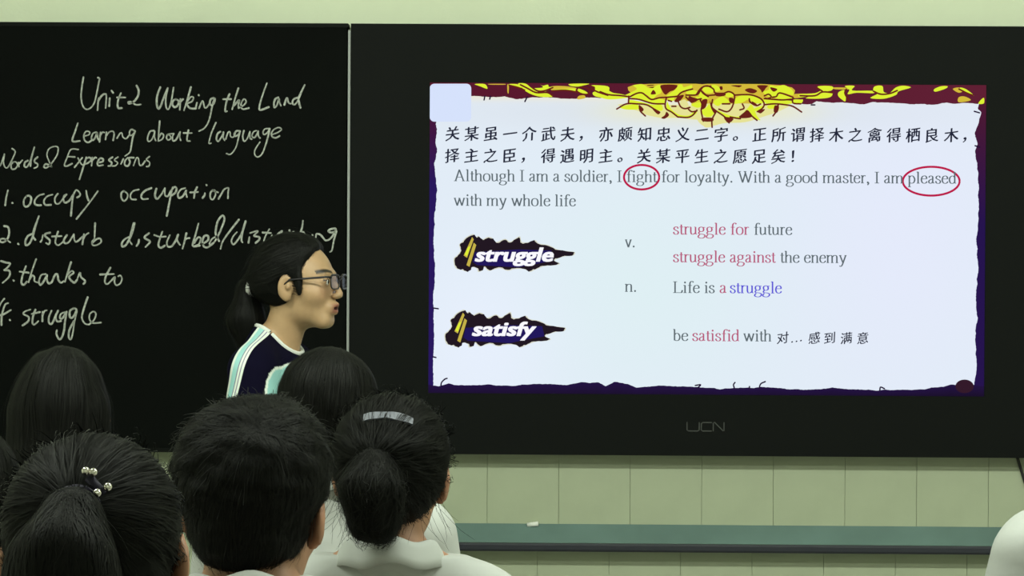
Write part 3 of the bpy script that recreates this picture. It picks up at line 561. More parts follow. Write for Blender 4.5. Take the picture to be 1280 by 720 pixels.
# ------------------------------------------------------------------ signed distance modelling
class Field:
    def __init__(s, lo, hi, h, k=0.02):
        s.lo = np.array(lo, dtype=np.float32); s.h = h; s.n = (np.ceil((np.array(hi)-s.lo)/h)+1).astype(int)
        s.D = np.full(s.n, 0.08, dtype=np.float32)
    def region(s, lo, hi):
        a = np.clip(np.floor((np.array(lo)-s.lo)/s.h).astype(int), 0, s.n-1); b = np.clip(np.ceil((np.array(hi)-s.lo)/s.h).astype(int)+1, 1, s.n)
        if np.any(b <= a): return None
        ax = [(s.lo[i]+s.h*np.arange(a[i], b[i])).astype(np.float32) for i in range(3)]
        return (slice(a[0], b[0]), slice(a[1], b[1]), slice(a[2], b[2])), ax[0][:, None, None], ax[1][None, :, None], ax[2][None, None, :]
    def put(s, lo, hi, fn, k, op='add'):
        m = k+2.5*s.h+0.004
        r = s.region(np.array(lo)-m, np.array(hi)+m)
        if r is None: return s
        sl, X, Y, Z = r; b = fn(X, Y, Z).astype(np.float32); a = s.D[sl]
        if op == 'sub': a = -a
        if k > 0:
            hh = np.clip(0.5+0.5*(b-a)/k, 0, 1); v = b*(1-hh)+a*hh-k*hh*(1-hh)
        else: v = np.minimum(a, b)
        s.D[sl] = -v if op == 'sub' else v
        return s
    def ell(s, c, r, k=0.02, op='add', R=None):
        c = np.array(c, dtype=float); r = np.array(r, dtype=float); m = r.max() if R is not None else r
        def fn(X, Y, Z):
            x, y, z = X-c[0], Y-c[1], Z-c[2]
            if R is not None: x, y, z = (R[0][i]*x+R[1][i]*y+R[2][i]*z for i in range(3))
            k0 = np.sqrt((x/r[0])**2+(y/r[1])**2+(z/r[2])**2); k1 = np.sqrt((x/r[0]**2)**2+(y/r[1]**2)**2+(z/r[2]**2)**2)
            return k0*(k0-1)/np.maximum(k1, 1e-6)
        return s.put(c-m, c+m, fn, k, op)
    def cone(s, a, b, r1, r2, k=0.02, op='add'):
        a = np.array(a, dtype=float); b = np.array(b, dtype=float); ab = b-a; L2 = float(ab@ab); rm = max(r1, r2)
        def fn(X, Y, Z):
            t = np.clip(((X-a[0])*ab[0]+(Y-a[1])*ab[1]+(Z-a[2])*ab[2])/L2, 0, 1)
            return np.sqrt((X-a[0]-ab[0]*t)**2+(Y-a[1]-ab[1]*t)**2+(Z-a[2]-ab[2]*t)**2)-(r1+(r2-r1)*t)
        return s.put(np.minimum(a, b)-rm, np.maximum(a, b)+rm, fn, k, op)
    def cut(s, n, d, k=0.01):                # remove where n.p > d
        n = np.array(n, dtype=float)/np.linalg.norm(n)
        sl, X, Y, Z = s.region(s.lo, s.lo+s.h*s.n)
        b = (n[0]*X+n[1]*Y+n[2]*Z-d).astype(np.float32); a = s.D
        if k > 0:
            hh = np.clip(0.5-0.5*(b-a)/k, 0, 1); s.D = b*(1-hh)+a*hh+k*hh*(1-hh)
        else: s.D = np.maximum(a, b)
        return s
    def noise(s, amp, scale, seed=0, stretch=(1, 1, 1)):
        sl, X, Y, Z = s.region(s.lo, s.lo+s.h*s.n); r = np.random.RandomState(seed); v = 0
        for i in range(7):
            k = r.randn(3)*scale*np.array(stretch); v = v+np.sin(k[0]*X+k[1]*Y+k[2]*Z+r.rand()*6.28)
        s.D = (s.D+v*amp/2.6).astype(np.float32); return s
    def sample(s, P):
        g = (P-s.lo)/s.h; i = np.clip(np.floor(g).astype(int), 0, s.n-2); f = np.clip(g-i, 0, 1); v = 0
        for dx in (0, 1):
            for dy in (0, 1):
                for dz in (0, 1):
                    wgt = (f[:, 0] if dx else 1-f[:, 0])*(f[:, 1] if dy else 1-f[:, 1])*(f[:, 2] if dz else 1-f[:, 2])
                    v = v+wgt*s.D[i[:, 0]+dx, i[:, 1]+dy, i[:, 2]+dz]
        return v
    def grad(s, P):
        e = s.h*0.9; G_ = np.stack([s.sample(P+np.eye(3)[i]*e)-s.sample(P-np.eye(3)[i]*e) for i in range(3)], 1)
        return G_/np.maximum(np.linalg.norm(G_, axis=1, keepdims=True), 1e-7)
    def mesh(s):
        """surface nets"""
        D = s.D.copy(); D[0] = D[-1] = 0.05; D[:, 0] = D[:, -1] = 0.05; D[:, :, 0] = D[:, :, -1] = 0.05
        I = D < 0; nxx, nyy, nzz = D.shape
        c = np.zeros((nxx-1, nyy-1, nzz-1), dtype=np.int8)
        for dx in (0, 1):
            for dy in (0, 1):
                for dz in (0, 1): c += I[dx:nxx-1+dx, dy:nyy-1+dy, dz:nzz-1+dz]
        act = (c > 0) & (c < 8); idx = np.argwhere(act); id_ = np.full(act.shape, -1, dtype=np.int32); id_[act] = np.arange(len(idx))
        acc = np.zeros((len(idx), 3)); cnt = np.zeros(len(idx)); cor = [(0, 0, 0), (1, 0, 0), (0, 1, 0), (1, 1, 0), (0, 0, 1), (1, 0, 1), (0, 1, 1), (1, 1, 1)]
        vals = [D[idx[:, 0]+o[0], idx[:, 1]+o[1], idx[:, 2]+o[2]] for o in cor]
        for i in range(8):
            for j in range(i+1, 8):
                if sum(abs(cor[i][q]-cor[j][q]) for q in range(3)) != 1: continue
                a, b = vals[i], vals[j]; m = (a < 0) != (b < 0); t = a[m]/(a[m]-b[m])
                acc[m] += np.array(cor[i])+(np.array(cor[j])-np.array(cor[i]))*t[:, None]; cnt[m] += 1
        V = (idx+acc/cnt[:, None])*s.h+s.lo; Q = []
        for ax in range(3):
            sa = [slice(None)]*3; sb = [slice(None)]*3; sa[ax] = slice(0, -1); sb[ax] = slice(1, None)
            A = I[tuple(sa)]; B = I[tuple(sb)]; e = np.argwhere(A != B); o1, o2 = (ax+1) % 3, (ax+2) % 3
            e = e[(e[:, o1] > 0) & (e[:, o2] > 0)]
            fl_ = A[e[:, 0], e[:, 1], e[:, 2]]
            def gid(d1, d2):
                q = e.copy(); q[:, o1] -= d1; q[:, o2] -= d2; return id_[q[:, 0], q[:, 1], q[:, 2]]
            q = np.stack([gid(1, 1), gid(0, 1), gid(0, 0), gid(1, 0)], 1); q[~fl_] = q[~fl_][:, ::-1]; Q.append(q)
        return V, np.vstack(Q)

def rot(yaw=0, pitch=0, roll=0):             # head frame: x right, y forward, z up
    return np.array((Matrix.Rotation(yaw, 3, 'Z') @ Matrix.Rotation(pitch, 3, 'X') @ Matrix.Rotation(roll, 3, 'Y')))

def head_prims(fd, C, R, sc=1.0, fine=False, ear=1.0):
    """cranium, face, ears; C centre of the head, R its rotation"""
    T = lambda p: C+R@(np.array(p, dtype=float)*sc)
    E = lambda c, r, k, op='add', RR=None: fd.ell(T(c), np.array(r)*sc, k*sc, op, R if RR is None else R@RR)
    K = lambda a, b, r1, r2, k, op='add': fd.cone(T(a), T(b), r1*sc, r2*sc, k*sc, op)
    E((0, -.016, .028), (.072, .092, .084), .02); E((0, .030, -.002), (.062, .060, .082), .02); E((0, .026, -.060), (.052, .054, .042), .02)
    K((-.016, .066, -.088), (.016, .066, -.088), .017, .017, .022)
    for sx in (-1, 1):
        E((sx*.040, .052, -.024), (.023, .024, .022), .02); K((sx*.036, .078, .024), (sx*.010, .086, .022), .007, .007, .012)
        E((sx*.031, .099, .006), (.016, .014, .011), .010, 'sub'); E((sx*.031, .0765, .006), (.0145, .0135, .0125), .004)
        if fine: E((sx*.031, .093, .0045), (.0115, .010, .0034), .002, 'sub')
    K((0, .088, .014), (0, .1055, -.024), .0055, .0075, .009); E((0, .099, -.030), (.015, .010, .006), .006)
    for sx in (-1, 1): E((sx*.0110, .0965, -.0285), (.0062, .009, .006), .004)
    E((0, .078, -.056), (.026, .022, .020), .010)
    K((-.018, .0880, -.0530), (0, .0970, -.0500), .0034, .0050, .004); K((.018, .0880, -.0530), (0, .0970, -.0500), .0034, .0050, .004)
    K((-.015, .0860, -.0650), (0, .0930, -.0670), .0038, .0054, .004); K((.015, .0860, -.0650), (0, .0930, -.0670), .0038, .0054, .004)
    E((0, .100, -.0588), (.015, .014, .0036 if fine else .002), .003, 'sub')
    for sx in (-1, 1):                       # ears: rim, bowl, lobe
        RR = rot(0, math.radians(-8), 0) @ np.array(Matrix.Rotation(sx*math.radians(24), 3, 'Z'))
        E((sx*(.0745+(ear-1)*.022), -.004, -.004), (.0075, .019*ear, .031), .006, 'add', RR); E((sx*.0715, -.002, -.027), (.006, .010, .012), .006, 'add', RR)
        E((sx*(.0845+(ear-1)*.022), .000, .000), (.0065, .0110, .0200), .003, 'sub', RR)
        E((sx*.0800, .004, -.004), (.005, .006, .009), .003)
    return T

SKIN = lin((172, 128, 100))
M_skin = mat('skin', SKIN, 0.5, attr='Col', noise=0.06, nscale=60, sss=0.06)
M_hair = mat('hair_black', (0.0042, 0.0044, 0.0036), 0.62, noise=0.5, nscale=9, bump=0.6, bscale=55, stretch=(4, 4, 0.35), spec=0.16)
M_strand = mat('hair_strands', (0.0054, 0.0057, 0.0046), 0.60, spec=0.14)
M_shirt = mat('white_shirt', (0.47, 0.485, 0.465), 0.8, noise=0.05, nscale=14, bump=0.5, bscale=14)
M_trous = mat('dark_trousers', (0.02, 0.022, 0.03), 0.85)
M_shoe = mat('shoe', (0.5, 0.5, 0.5), 0.6)
M_wood = mat('stool_wood', (0.30, 0.20, 0.10), 0.5, noise=0.3, nscale=12)
M_steel = mat('stool_steel', (0.12, 0.14, 0.16), 0.4, metal=0.6)

def strands(fd, V, Q, n, steps, step, dirf, seed, name, parent, start=None, lift=0.0008, width=0.00045, fly=0.06, sel=None, m=None, curl=0.1):
    r = np.random.RandomState(seed)
    if start is None:
        A = V[Q]; c = A.mean(1); ar = np.linalg.norm(np.cross(A[:, 2]-A[:, 0], A[:, 3]-A[:, 1]), axis=1)
        if sel is not None: ar = ar*sel(c)
        i = r.choice(len(Q), n, p=ar/ar.sum()); wts = r.dirichlet(np.ones(4), n); P = (A[i]*wts[..., None]).sum(1)
    else: P = start(r, n)
    lf = lift+np.abs(r.randn(n))*lift*0.9; isf = r.rand(n) < fly; lf = lf+isf*r.rand(n)*0.003
    jit = r.randn(n, 3)*curl; pts = []; nor = []; prev = None; alive = np.ones(n, dtype=bool)
    ln = r.uniform(0.5, 1.0, n); grow = isf*r.uniform(0.0, 0.0016, n)
    for k in range(steps):
        g = fd.grad(P); d = fd.sample(P); P = P-g*(np.clip(d-lf, -0.02, 0.02))[:, None]
        lf = lf+grow
        pts.append(P.copy()); nor.append(g)
        t, ok = dirf(P); t = t+jit+r.randn(n, 3)*0.06; t = t-g*(t*g).sum(1, keepdims=True); t /= np.maximum(np.linalg.norm(t, axis=1, keepdims=True), 1e-6)
        if prev is not None: t = t*0.6+prev*0.4; t /= np.maximum(np.linalg.norm(t, axis=1, keepdims=True), 1e-6)
        prev = t; alive = alive & ok & (k < ln*steps); P = P+t*(step*alive[:, None])
    P = np.stack(pts, 1); Nn = np.stack(nor, 1)               # n, steps, 3
    T_ = np.gradient(P, axis=1); S_ = np.cross(T_, Nn); S_ /= np.maximum(np.linalg.norm(S_, axis=2, keepdims=True), 1e-9)
    wv = width*np.interp(np.linspace(0, 1, steps), [0, .2, .7, 1], [.7, 1, .8, .15])[None, :, None]
    a = P+S_*wv; b = P-S_*wv; VV = np.stack([a, b], 2).reshape(-1, 3)
    bi = (np.arange(n)[:, None]*steps+np.arange(steps-1)[None]).ravel()*2
    FQ = np.stack([bi, bi+1, bi+3, bi+2], 1)
    keep = np.linalg.norm(P[:, 1:]-P[:, :-1], axis=2).ravel() > step*0.25; FQ = FQ[keep]
    o = link(name, np_mesh(name, VV, FQ), m or M_strand, parent, True); o['kind'] = 'stuff'; return o

def collar(parent, C, tilt=0.0, r0=0.058, hgt=0.036, col=None):
    """shirt collar: stand and fold, open at the front"""
    n = 48; V = []; Fc = []
    prof = [(0.000, -.016), (-.002, .006), (-.001, hgt-.006), (.003, hgt), (.008, hgt-.001), (.0135, hgt-.010), (.019, hgt-.026), (.023, hgt-.040), (.020, hgt-.041), (.013, hgt-.022), (.007, .004), (.006, -.016)]
    for i in range(n+1):
        a = math.radians(-70+(320+0)*i/n)+math.radians(180-90-0)*0; th = math.radians(110+320*i/n)   # gap around +y
        fr_ = math.cos((i/n-0.5)*math.pi)
        for (dr, z) in prof:
            rr_ = r0+dr*(0.9+0.25*(1-fr_)); zz = z-(0.018*(1-fr_)) - 0.004*math.sin(i*.7)
            V.append((C[0]+rr_*math.cos(th)*1.06, C[1]+rr_*math.sin(th)*1.0, C[2]+zz+rr_*math.sin(th)*-tilt))
    k = len(prof)
    for i in range(n):
        for j in range(k):
            Fc.append((i*k+j, (i+1)*k+j, (i+1)*k+(j+1) % k, i*k+(j+1) % k))
    Fc.append(tuple(range(k))); Fc.append(tuple(n*k+j for j in reversed(range(k))))
    me = bpy.data.meshes.new('collar'); me.from_pydata(V, [], Fc); me.update(); return link('collar', me, col or M_shirt, parent, True)

def stool(x, y, zt):
    t = empty('stool', (x, y, 0), 'plain wooden school stool under a seated student', 'stool', 'stools under the students')
    MB().box(-.16, .16, -.12, .12, zt-.03, zt, 0.004).build('seat', M_wood, t)
    for sx in (-1, 1):
        for sy in (-1, 1): MB().tube([(sx*.15, sy*.11, 0), (sx*.13, sy*.09, zt-.03)], .011, 8).build('leg', M_steel, t)
    for sy in (-1, 1): MB().tube([(-.143, sy*.103, .15), (.143, sy*.103, .15)], .007, 6).build('stretcher', M_steel, t)

def student(px, py, D, label, sc=1.0, yaw=0.0, roll=0.0, shw=0.155, hair=None, pitch=0.0, drop=0.0, body_yaw=0.0, neck=.050):
    top = at_depth(px, py, D); T0 = top[2]-0.010
    root = empty('person', (top[0], top[1]+.01, 0), label, 'person', rz=body_yaw)
    C = np.array([0, 0.012, T0-0.112*sc-drop]); R = rot(yaw-body_yaw, pitch, roll)
    z = lambda v: T0+v
    seat = T0-.905
    fd = Field((-.33, -.17, -0.005), (.33, .62, T0+.02), 0.0062)
    # torso, arms, legs
    fd.ell((0, 0, z(-.42)), (shw*.95, .098, .17), .04); fd.ell((0, 0, z(-.60)), (.130, .092, .17), .04); fd.ell((0, .01, z(-.80)), (.155, .112, .115), .04)
    fd.cone((-shw*.86, -.012, z(-.300)), (shw*.86, -.012, z(-.300)), .046, .046, .03)
    for sx in (-1, 1):
        fd.cone((sx*.02, -.024, z(-.225)), (sx*shw*.72, -.015, z(-.275)), .036, .032, .025)
        fd.cone((sx*shw, -.010, z(-.312)), (sx*(shw+.025), .06, z(-.56)), .046, .036, .025); fd.cone((sx*(shw+.025), .06, z(-.56)), (sx*.12, .285, z(-.66)), .036, .024, .015)
        hp = np.array([sx*.115, .305, z(-.672)])       # hand resting on the thigh
        fd.ell(hp+(0, .03, -.006), (.034, .042, .014), .012)
        for q in range(4):
            bx = hp+np.array([sx*(-.024+.017*q), .062, -.008]); L_ = (.030, .034, .031, .024)[q]
            fd.cone(bx, bx+(0, L_, -.008), .0085, .0080, .004); fd.cone(bx+(0, L_, -.008), bx+(0, L_*1.7, -.028), .0080, .0070, .003)
        th = hp+np.array([sx*-.030, .018, -.006]); fd.cone(th, th+(sx*-.020, .022, -.008), .0105, .0095, .008); fd.cone(th+(sx*-.020, .022, -.008), th+(sx*-.028, .046, -.016), .0095, .008, .003)
        fd.cone((sx*.085, .03, z(-.825)), (sx*.115, .43, z(-.79)), .080, .056, .04); fd.cone((sx*.115, .43, z(-.79)), (sx*.115, .43, .09), .055, .036, .02)
        fd.cone((sx*.115, .42, .05), (sx*.125, .55, .035), .032, .026, .02)
    fd.cone((0, -.022, z(-.275)), C+R@np.array([0, -.014, -.05])*sc, neck+.003, neck, .015)
    head_prims(fd, C, R, sc, ear=1.25 if hair in (hair_boy, hair_ponytail_high) else (1.1 if hair is hair_ponytail_clip else .85))
    V, Q = fd.mesh(); me = np_mesh('body', V, Q)
    cols = np.tile(np.array(SKIN), (len(V), 1)); Lc = (V-C)@R/sc
    ear = np.exp(-((np.abs(Lc[:, 0])-.078)/.014)**2-((Lc[:, 2])/.035)**2-((Lc[:, 1])/.025)**2)[:, None]
    cols = cols*(1-ear*.35)+np.array(lin((176, 104, 80)))*ear*.35
    lips = np.exp(-((Lc[:, 2]+.059)/.011)**4-(Lc[:, 0]/.020)**4)*(Lc[:, 1] > .085); cols = cols*(1-lips[:, None]*.6)+np.array(lin((160, 80, 74)))*lips[:, None]*.6
    set_cols(me, cols); link('body', me, M_skin, root, True)
    for sx in (-1, 1):
        ec = C+R@np.array([sx*.031, .0795, .006])*sc; e = MB().ball(tuple(ec), .0118*sc, 14, 9).build('eye', mat('eye_white', (0.75, 0.74, 0.7), 0.3), root, True)
        pc = C+R@np.array([sx*.031, .0888, .0050])*sc; MB().ball(tuple(pc), (.0052*sc, .0030*sc, .0052*sc), 12, 8).build('iris', mat('iris_dark', (0.01, 0.006, 0.004), 0.2), e, True)
    # shirt
    fs = Field((-.33, -.19, z(-.86)), (.33, .26, T0-.15), 0.0065)
    fs.ell((0, -.002, z(-.42)), (shw*.95+.016, .114, .18), .04); fs.ell((0, 0, z(-.62)), (.150, .112, .20), .04); fs.ell((0, .01, z(-.79)), (.172, .130, .09), .04)
    fs.cone((-shw*.86, -.014, z(-.298)), (shw*.86, -.014, z(-.298)), .058, .058, .03)
    for sx in (-1, 1):
        fs.cone((sx*.02, -.026, z(-.222)), (sx*shw*.72, -.017, z(-.270)), .044, .042, .025)
        fs.cone((sx*(shw-.004), -.012, z(-.312)), (sx*(shw+.018), .035, z(-.49)), .061, .060, .02)
    for sx in (-1, 1): fs.ell((sx*(shw+.028), .050, z(-.535)), (.075, .07, .038), .004, 'sub')
    fs.cone((0, -.024, z(-.31)), (0, -.024, z(-.245)), neck+.026, neck+.016, .02)
    fs.noise(.0022, 45, abs(int(px)), (1, 1, .8)); fs.cone((0, -.020, z(-.19)), (0, -.020, z(-.10)), neck+.008, neck+.008, .002, 'sub')
    fs.cut((0, -.0, 1), z(-.222), .003); fs.cut((0, 0, -1), -z(-.845), .003)
    V, Q = fs.mesh(); sh = link('shirt', np_mesh('shirt', V, Q), M_shirt, root, True)
    collar(root, (0, -.022, z(-.238)), tilt=.16, r0=neck+.013)
    # trousers and shoes
    ft = Field((-.25, -.17, .06), (.25, .56, z(-.70)), 0.008)
    ft.ell((0, .01, z(-.80)), (.168, .122, .112), .03)
    for sx in (-1, 1):
        ft.cone((sx*.085, .03, z(-.825)), (sx*.115, .43, z(-.79)), .088, .066, .03); ft.cone((sx*.115, .43, z(-.79)), (sx*.115, .43, .09), .066, .058, .02)
    ft.cut((0, 0, -1), -.085, .003); ft.cut((0, 0, -1), -(T0-.905), .004) if False else None
    V, Q = ft.mesh(); link('trousers', np_mesh('trousers', V, Q), M_trous, root, True)
    for sx in (-1, 1):
        f2 = Field((sx*.12-.07, .36, -.005), (sx*.12+.07, .63, .12), .006); f2.cone((sx*.115, .415, .052), (sx*.126, .555, .040), .043, .038, .01); f2.cone((sx*.115, .42, .05), (sx*.115, .43, .09), .045, .044, .01); f2.cut((0, 0, -1), -.001, .003)
        V, Q = f2.mesh(); link('shoe', np_mesh('shoe', V, Q), M_shoe, root, True)
    if hair: hair(root, C, R, sc)
    ca, sa = math.cos(body_yaw), math.sin(body_yaw)

    return root

# hair pieces are modelled in the head's own frame and placed on the head
def place(o, C, R, sc):
    o.matrix_local = Matrix.Translation(Vector(C)) @ Matrix([list(r_) for r_ in R]).to_4x4() @ Matrix.Scale(sc, 4)
def cap_field(r=(.081, .101, .094), c=(0, -.016, .024), h=.0042, nape=-.085, extra=None, face=0.0, noise=.0012, seed=1, slope=.55):
    f = Field((-.14, -.17, -.16), (.14, .14, .17), h)
    f.ell(c, r, .01)
    if extra: extra(f)
    f.cut((0, 1, -.42), .022+face, .006)              # hairline: face kept free
    for sx in (-1, 1): f.ell((sx*.084, .008, -.013), (.021, .031, .038), .006, 'sub')
    f.cut((0, slope, -1), -nape, .008)
    f.noise(noise, 110, seed)
    return f
def nrm(v): return v/np.maximum(np.linalg.norm(v, axis=1, keepdims=True), 1e-6)
def flow_down(crown=(0, -.03, .11), grav=1.0, back=0.0):
    cr = np.array(crown)
    def fn(P):
        d = nrm(P-cr); return d+np.array([0, -back, -grav])*np.clip((cr[2]-P[:, 2])/.05, .1, 1)[:, None], np.ones(len(P), dtype=bool)
    return fn
def flow_to(tie, stop=.016):
    tie = np.array(tie)
    def fn(P):
        d = tie-P; L_ = np.linalg.norm(d, axis=1); return d/np.maximum(L_, 1e-6)[:, None], L_ > stop
    return fn

def hair_boy(root, C, R, sc):
    def ex(f):
        f.ell((-.020, -.020, .078), (.068, .088, .062), .03); f.ell((.022, -.020, .076), (.066, .088, .060), .03)
        f.ell((0, -.030, .046), (.088, .088, .062), .03); f.ell((0, -.050, -.030), (.056, .050, .030), .03); f.ell((-.01, .05, .105), (.060, .045, .034), .03)
    f = cap_field((.077, .100, .090), slope=.15, nape=-.046, extra=ex, face=.02, noise=.0016, seed=5)
    V, Q = f.mesh(); h = link('hair', np_mesh('hair', V, Q), M_hair, root, True); place(h, C, R, sc)
    strands(f, V, Q, 8000, 8, .0048, flow_down((.022, -.075, .085), .8), 3, 'hair_strands', h, lift=.0008, fly=.10, curl=.16, width=.0004)
def hair_ponytail_high(root, C, R, sc):
    tie = np.array([.002, -.112, .058])
    def ex(f): f.ell((0, -.03, .045), (.076, .088, .068), .02)
    f = cap_field((.0800, .101, .095), nape=-.066, extra=ex, noise=.0009, seed=8)
    V, Q = f.mesh(); h = link('hair', np_mesh('hair', V, Q), M_hair, root, True); place(h, C, R, sc)
    strands(f, V, Q, 6500, 14, .0075, flow_to(tie, .018), 4, 'hair_strands', h, lift=.0009, fly=.10, curl=.05)
    g = Field((-.12, -.23, -.27), (.12, -.05, .12), .0042)
    g.cone(tie, tie+(0, -.024, -.006), .014, .024, .01); g.cone(tie+(0, -.024, -.006), tie+(-.004, -.046, -.040), .026, .040, .016); g.cone(tie+(-.004, -.046, -.040), tie+(-.006, -.050, -.130), .042, .053, .02)
    g.cone(tie+(-.008, -.052, -.130), tie+(-.010, -.040, -.25), .047, .026, .02); g.ell(tie+(-.030, -.050, -.10), (.026, .030, .075), .02); g.ell(tie+(.022, -.050, -.10), (.026, .030, .078), .02)
    g.noise(.0018, 80, 4, (1, 1, .15))
    V, Q = g.mesh(); p = link('ponytail', np_mesh('ponytail', V, Q), M_hair, root, True); place(p, C, R, sc)
    cr = tie+(0, -.03, .03)
    def fl(P): d = P-cr; d[:, 2] = 0; return d*2.2+np.array([0, 0, -.16]), P[:, 2] > -.17
    strands(g, V, Q, 3800, 14, .010, fl, 6, 'ponytail_strands', p, lift=.0005, fly=.03, curl=.012)
    b = MB(); pts = []
    for i in range(17): a = 2*math.pi*i/16; pts.append((tie[0]+.019*math.cos(a), tie[1]-.006+.004*math.sin(a), tie[2]+.019*math.sin(a)))
    b.tube(pts, .0055, 8, False); o = b.build('hair_tie', mat('tie_purple', (0.012, 0.008, 0.028), 0.7), root, True); place(o, C, R, sc); o['label'] = 'dark purple elastic hair tie'
    b = MB(); b.tube([tie+(.012, -.004, .030), tie+(.026, -.010, .016)], .0045, 8)
    cl = b.build('hair_clip', mat('tie_purple'), root, True); place(cl, C, R, sc); cl['label'] = 'dark clip with shiny round beads'
    for q in ((.010, -.008, .036), (.017, -.009, .035), (.022, -.018, .017), (.031, -.014, .022)):
        MB().ball(tuple(tie+np.array(q)), .0042, 12, 8).build('bead', mat('bead_metal', (0.85, 0.80, 0.75), 0.12, metal=1.0), cl, True)
def hair_ponytail_clip(root, C, R, sc):
    tie = np.array([-.006, -.116, .034])
    def ex(f): f.ell((0, -.03, .040), (.080, .086, .074), .02)
    f = cap_field((.0815, .102, .097), nape=-.075, extra=ex, noise=.0013, seed=9)
    V, Q = f.mesh(); h = link('hair', np_mesh('hair', V, Q), M_hair, root, True); place(h, C, R, sc)
    strands(f, V, Q, 6000, 14, .0075, flow_to(tie, .014), 14, 'hair_strands', h, lift=.0012, fly=.22, curl=.09)
    g = Field((-.10, -.20, -.17), (.10, -.05, .08), .0042)
    g.cone(tie, tie+(0, -.014, -.006), .012, .015, .01); g.cone(tie+(0, -.014, -.006), tie+(-.002, -.026, -.040), .019, .042, .015); g.cone(tie+(-.002, -.026, -.040), tie+(.002, -.018, -.078), .045, .038, .015)
    g.noise(.002, 85, 7, (1, 1, .2))
    V, Q = g.mesh(); p = link('ponytail', np_mesh('ponytail', V, Q), M_hair, root, True); place(p, C, R, sc)
    cr = tie+(0, -.015, .03)
    def fl(P): d = P-cr; d[:, 2] = 0; return d*1.4+np.array([0, 0, -.12]), P[:, 2] > -.19
    strands(g, V, Q, 3200, 10, .0085, fl, 16, 'ponytail_strands', p, lift=.0010, fly=.15, curl=.06)
    o = MB().tube([(tie[0]+.014*math.cos(a), tie[1]-.004, tie[2]+.014*math.sin(a)) for a in np.linspace(0, 2*math.pi, 17)], .0045, 8, False).build('hair_tie', mat('tie_black', (0.015, 0.017, 0.015), 0.8), root, True); place(o, C, R, sc)
    # curved grey-blue bar clip lying on the hair
    Vv = []; Ff = []; n = 14
    for i in range(n+1):
        x = -.024+.072*i/n
        for (dz, lf) in ((.0095, .002), (.0100, .0060), (-.0090, .0060), (-.0095, .002)):
            P = np.array([[x-.006, -.100, .098+dz-.010*((x-.012)/.036)**2*.4]])
            for _ in range(8): P = P-f.grad(P)*(f.sample(P)-lf-.0012)[:, None]*np.array([0, 1, 1])
            Vv.append(tuple(P[0]))
    for i in range(n):
        for j in range(4): Ff.append((i*4+j, (i+1)*4+j, (i+1)*4+(j+1) % 4, i*4+(j+1) % 4))
    Ff += [(0, 1, 2, 3), (n*4+3, n*4+2, n*4+1, n*4)]
    me = bpy.data.meshes.new('hair_clip'); me.from_pydata(Vv, [], Ff); me.update(); o = link('hair_clip', me, mat('clip_grey', (0.15, 0.16, 0.195), 0.5), root); place(o, C, R, sc); o['label'] = 'pale grey-blue bar clip'
    # loose wisps at the nape
    M2 = M_strand
    def st(r, n): return np.stack([np.where(r.rand(n) < .5, -1, 1)*r.uniform(.045, .075, n), r.uniform(-.07, -.03, n), r.uniform(-.05, -.02, n)], 1)
    w_ = MB(); rr = random.Random(5)
    for i in range(34):
        sx = rr.choice((-1, 1)); p0 = Vector((sx*rr.uniform(.040, .078), rr.uniform(-.085, -.03), rr.uniform(-.06, .0))); pts = [p0]; v = Vector((sx*rr.uniform(-.002, .006), -.002, -.010))
        for k in range(rr.choice((4, 5, 6, 8))): v += Vector((rr.uniform(-.0028, .0028), rr.uniform(-.002, .002), rr.uniform(-.001, .002))); pts.append(pts[-1]+v)
        w_.tube(pts, [.00024]*len(pts[:-1])+[.0001], 3, False)
    o = w_.build('loose_wisps', M2, h); o['kind'] = 'stuff'
def hair_bob(root, C, R, sc):
    def ex(f):
        f.ell((0, -.04, -.030), (.073, .064, .080), .03); f.ell((0, -.030, .045), (.079, .086, .070), .02); f.ell((0, -.06, -.075), (.052, .040, .045), .02)
    f = cap_field((.0810, .102, .096), nape=-.115, extra=ex, noise=.0008, seed=12)
    V, Q = f.mesh(); h = link('hair', np_mesh('hair', V, Q), M_hair, root, True); place(h, C, R, sc)
    strands(f, V, Q, 5000, 14, .0085, flow_down((.018, -.01, .125), 1.1), 9, 'hair_strands', h, lift=.0008, fly=.05, curl=.05)
def hair_long(root, C, R, sc):
    f = Field((-.15, -.19, -.36), (.15, .13, .15), .0046)
    f.ell((0, -.016, .026), (.077, .100, .096), .01)
    f.cone((0, -.040, .00), (0, -.070, -.16), .072, .068, .03)
    for sx in (-1, 1): f.cone((sx*.044, -.035, .00), (sx*.066, -.050, -.17), .040, .034, .03); f.cone((sx*.066, -.05, -.17), (sx*.060, -.075, -.30), .036, .022, .02)
    f.cone((0, -.075, -.16), (0, -.095, -.31), .062, .026, .02)
    f.cut((0, 1, -.42), .022, .006); f.ell((0, .02, -.16), (.062, .065, .12), .01, 'sub'); f.noise(.0012, 90, 3, (1, 1, .15))
    V, Q = f.mesh(); h = link('hair', np_mesh('hair', V, Q), M_hair, root, True); place(h, C, R, sc)
    strands(f, V, Q, 5000, 20, .010, flow_down((.01, .0, .125), 1.6), 19, 'hair_strands', h, lift=.0008, fly=.03, curl=.03)

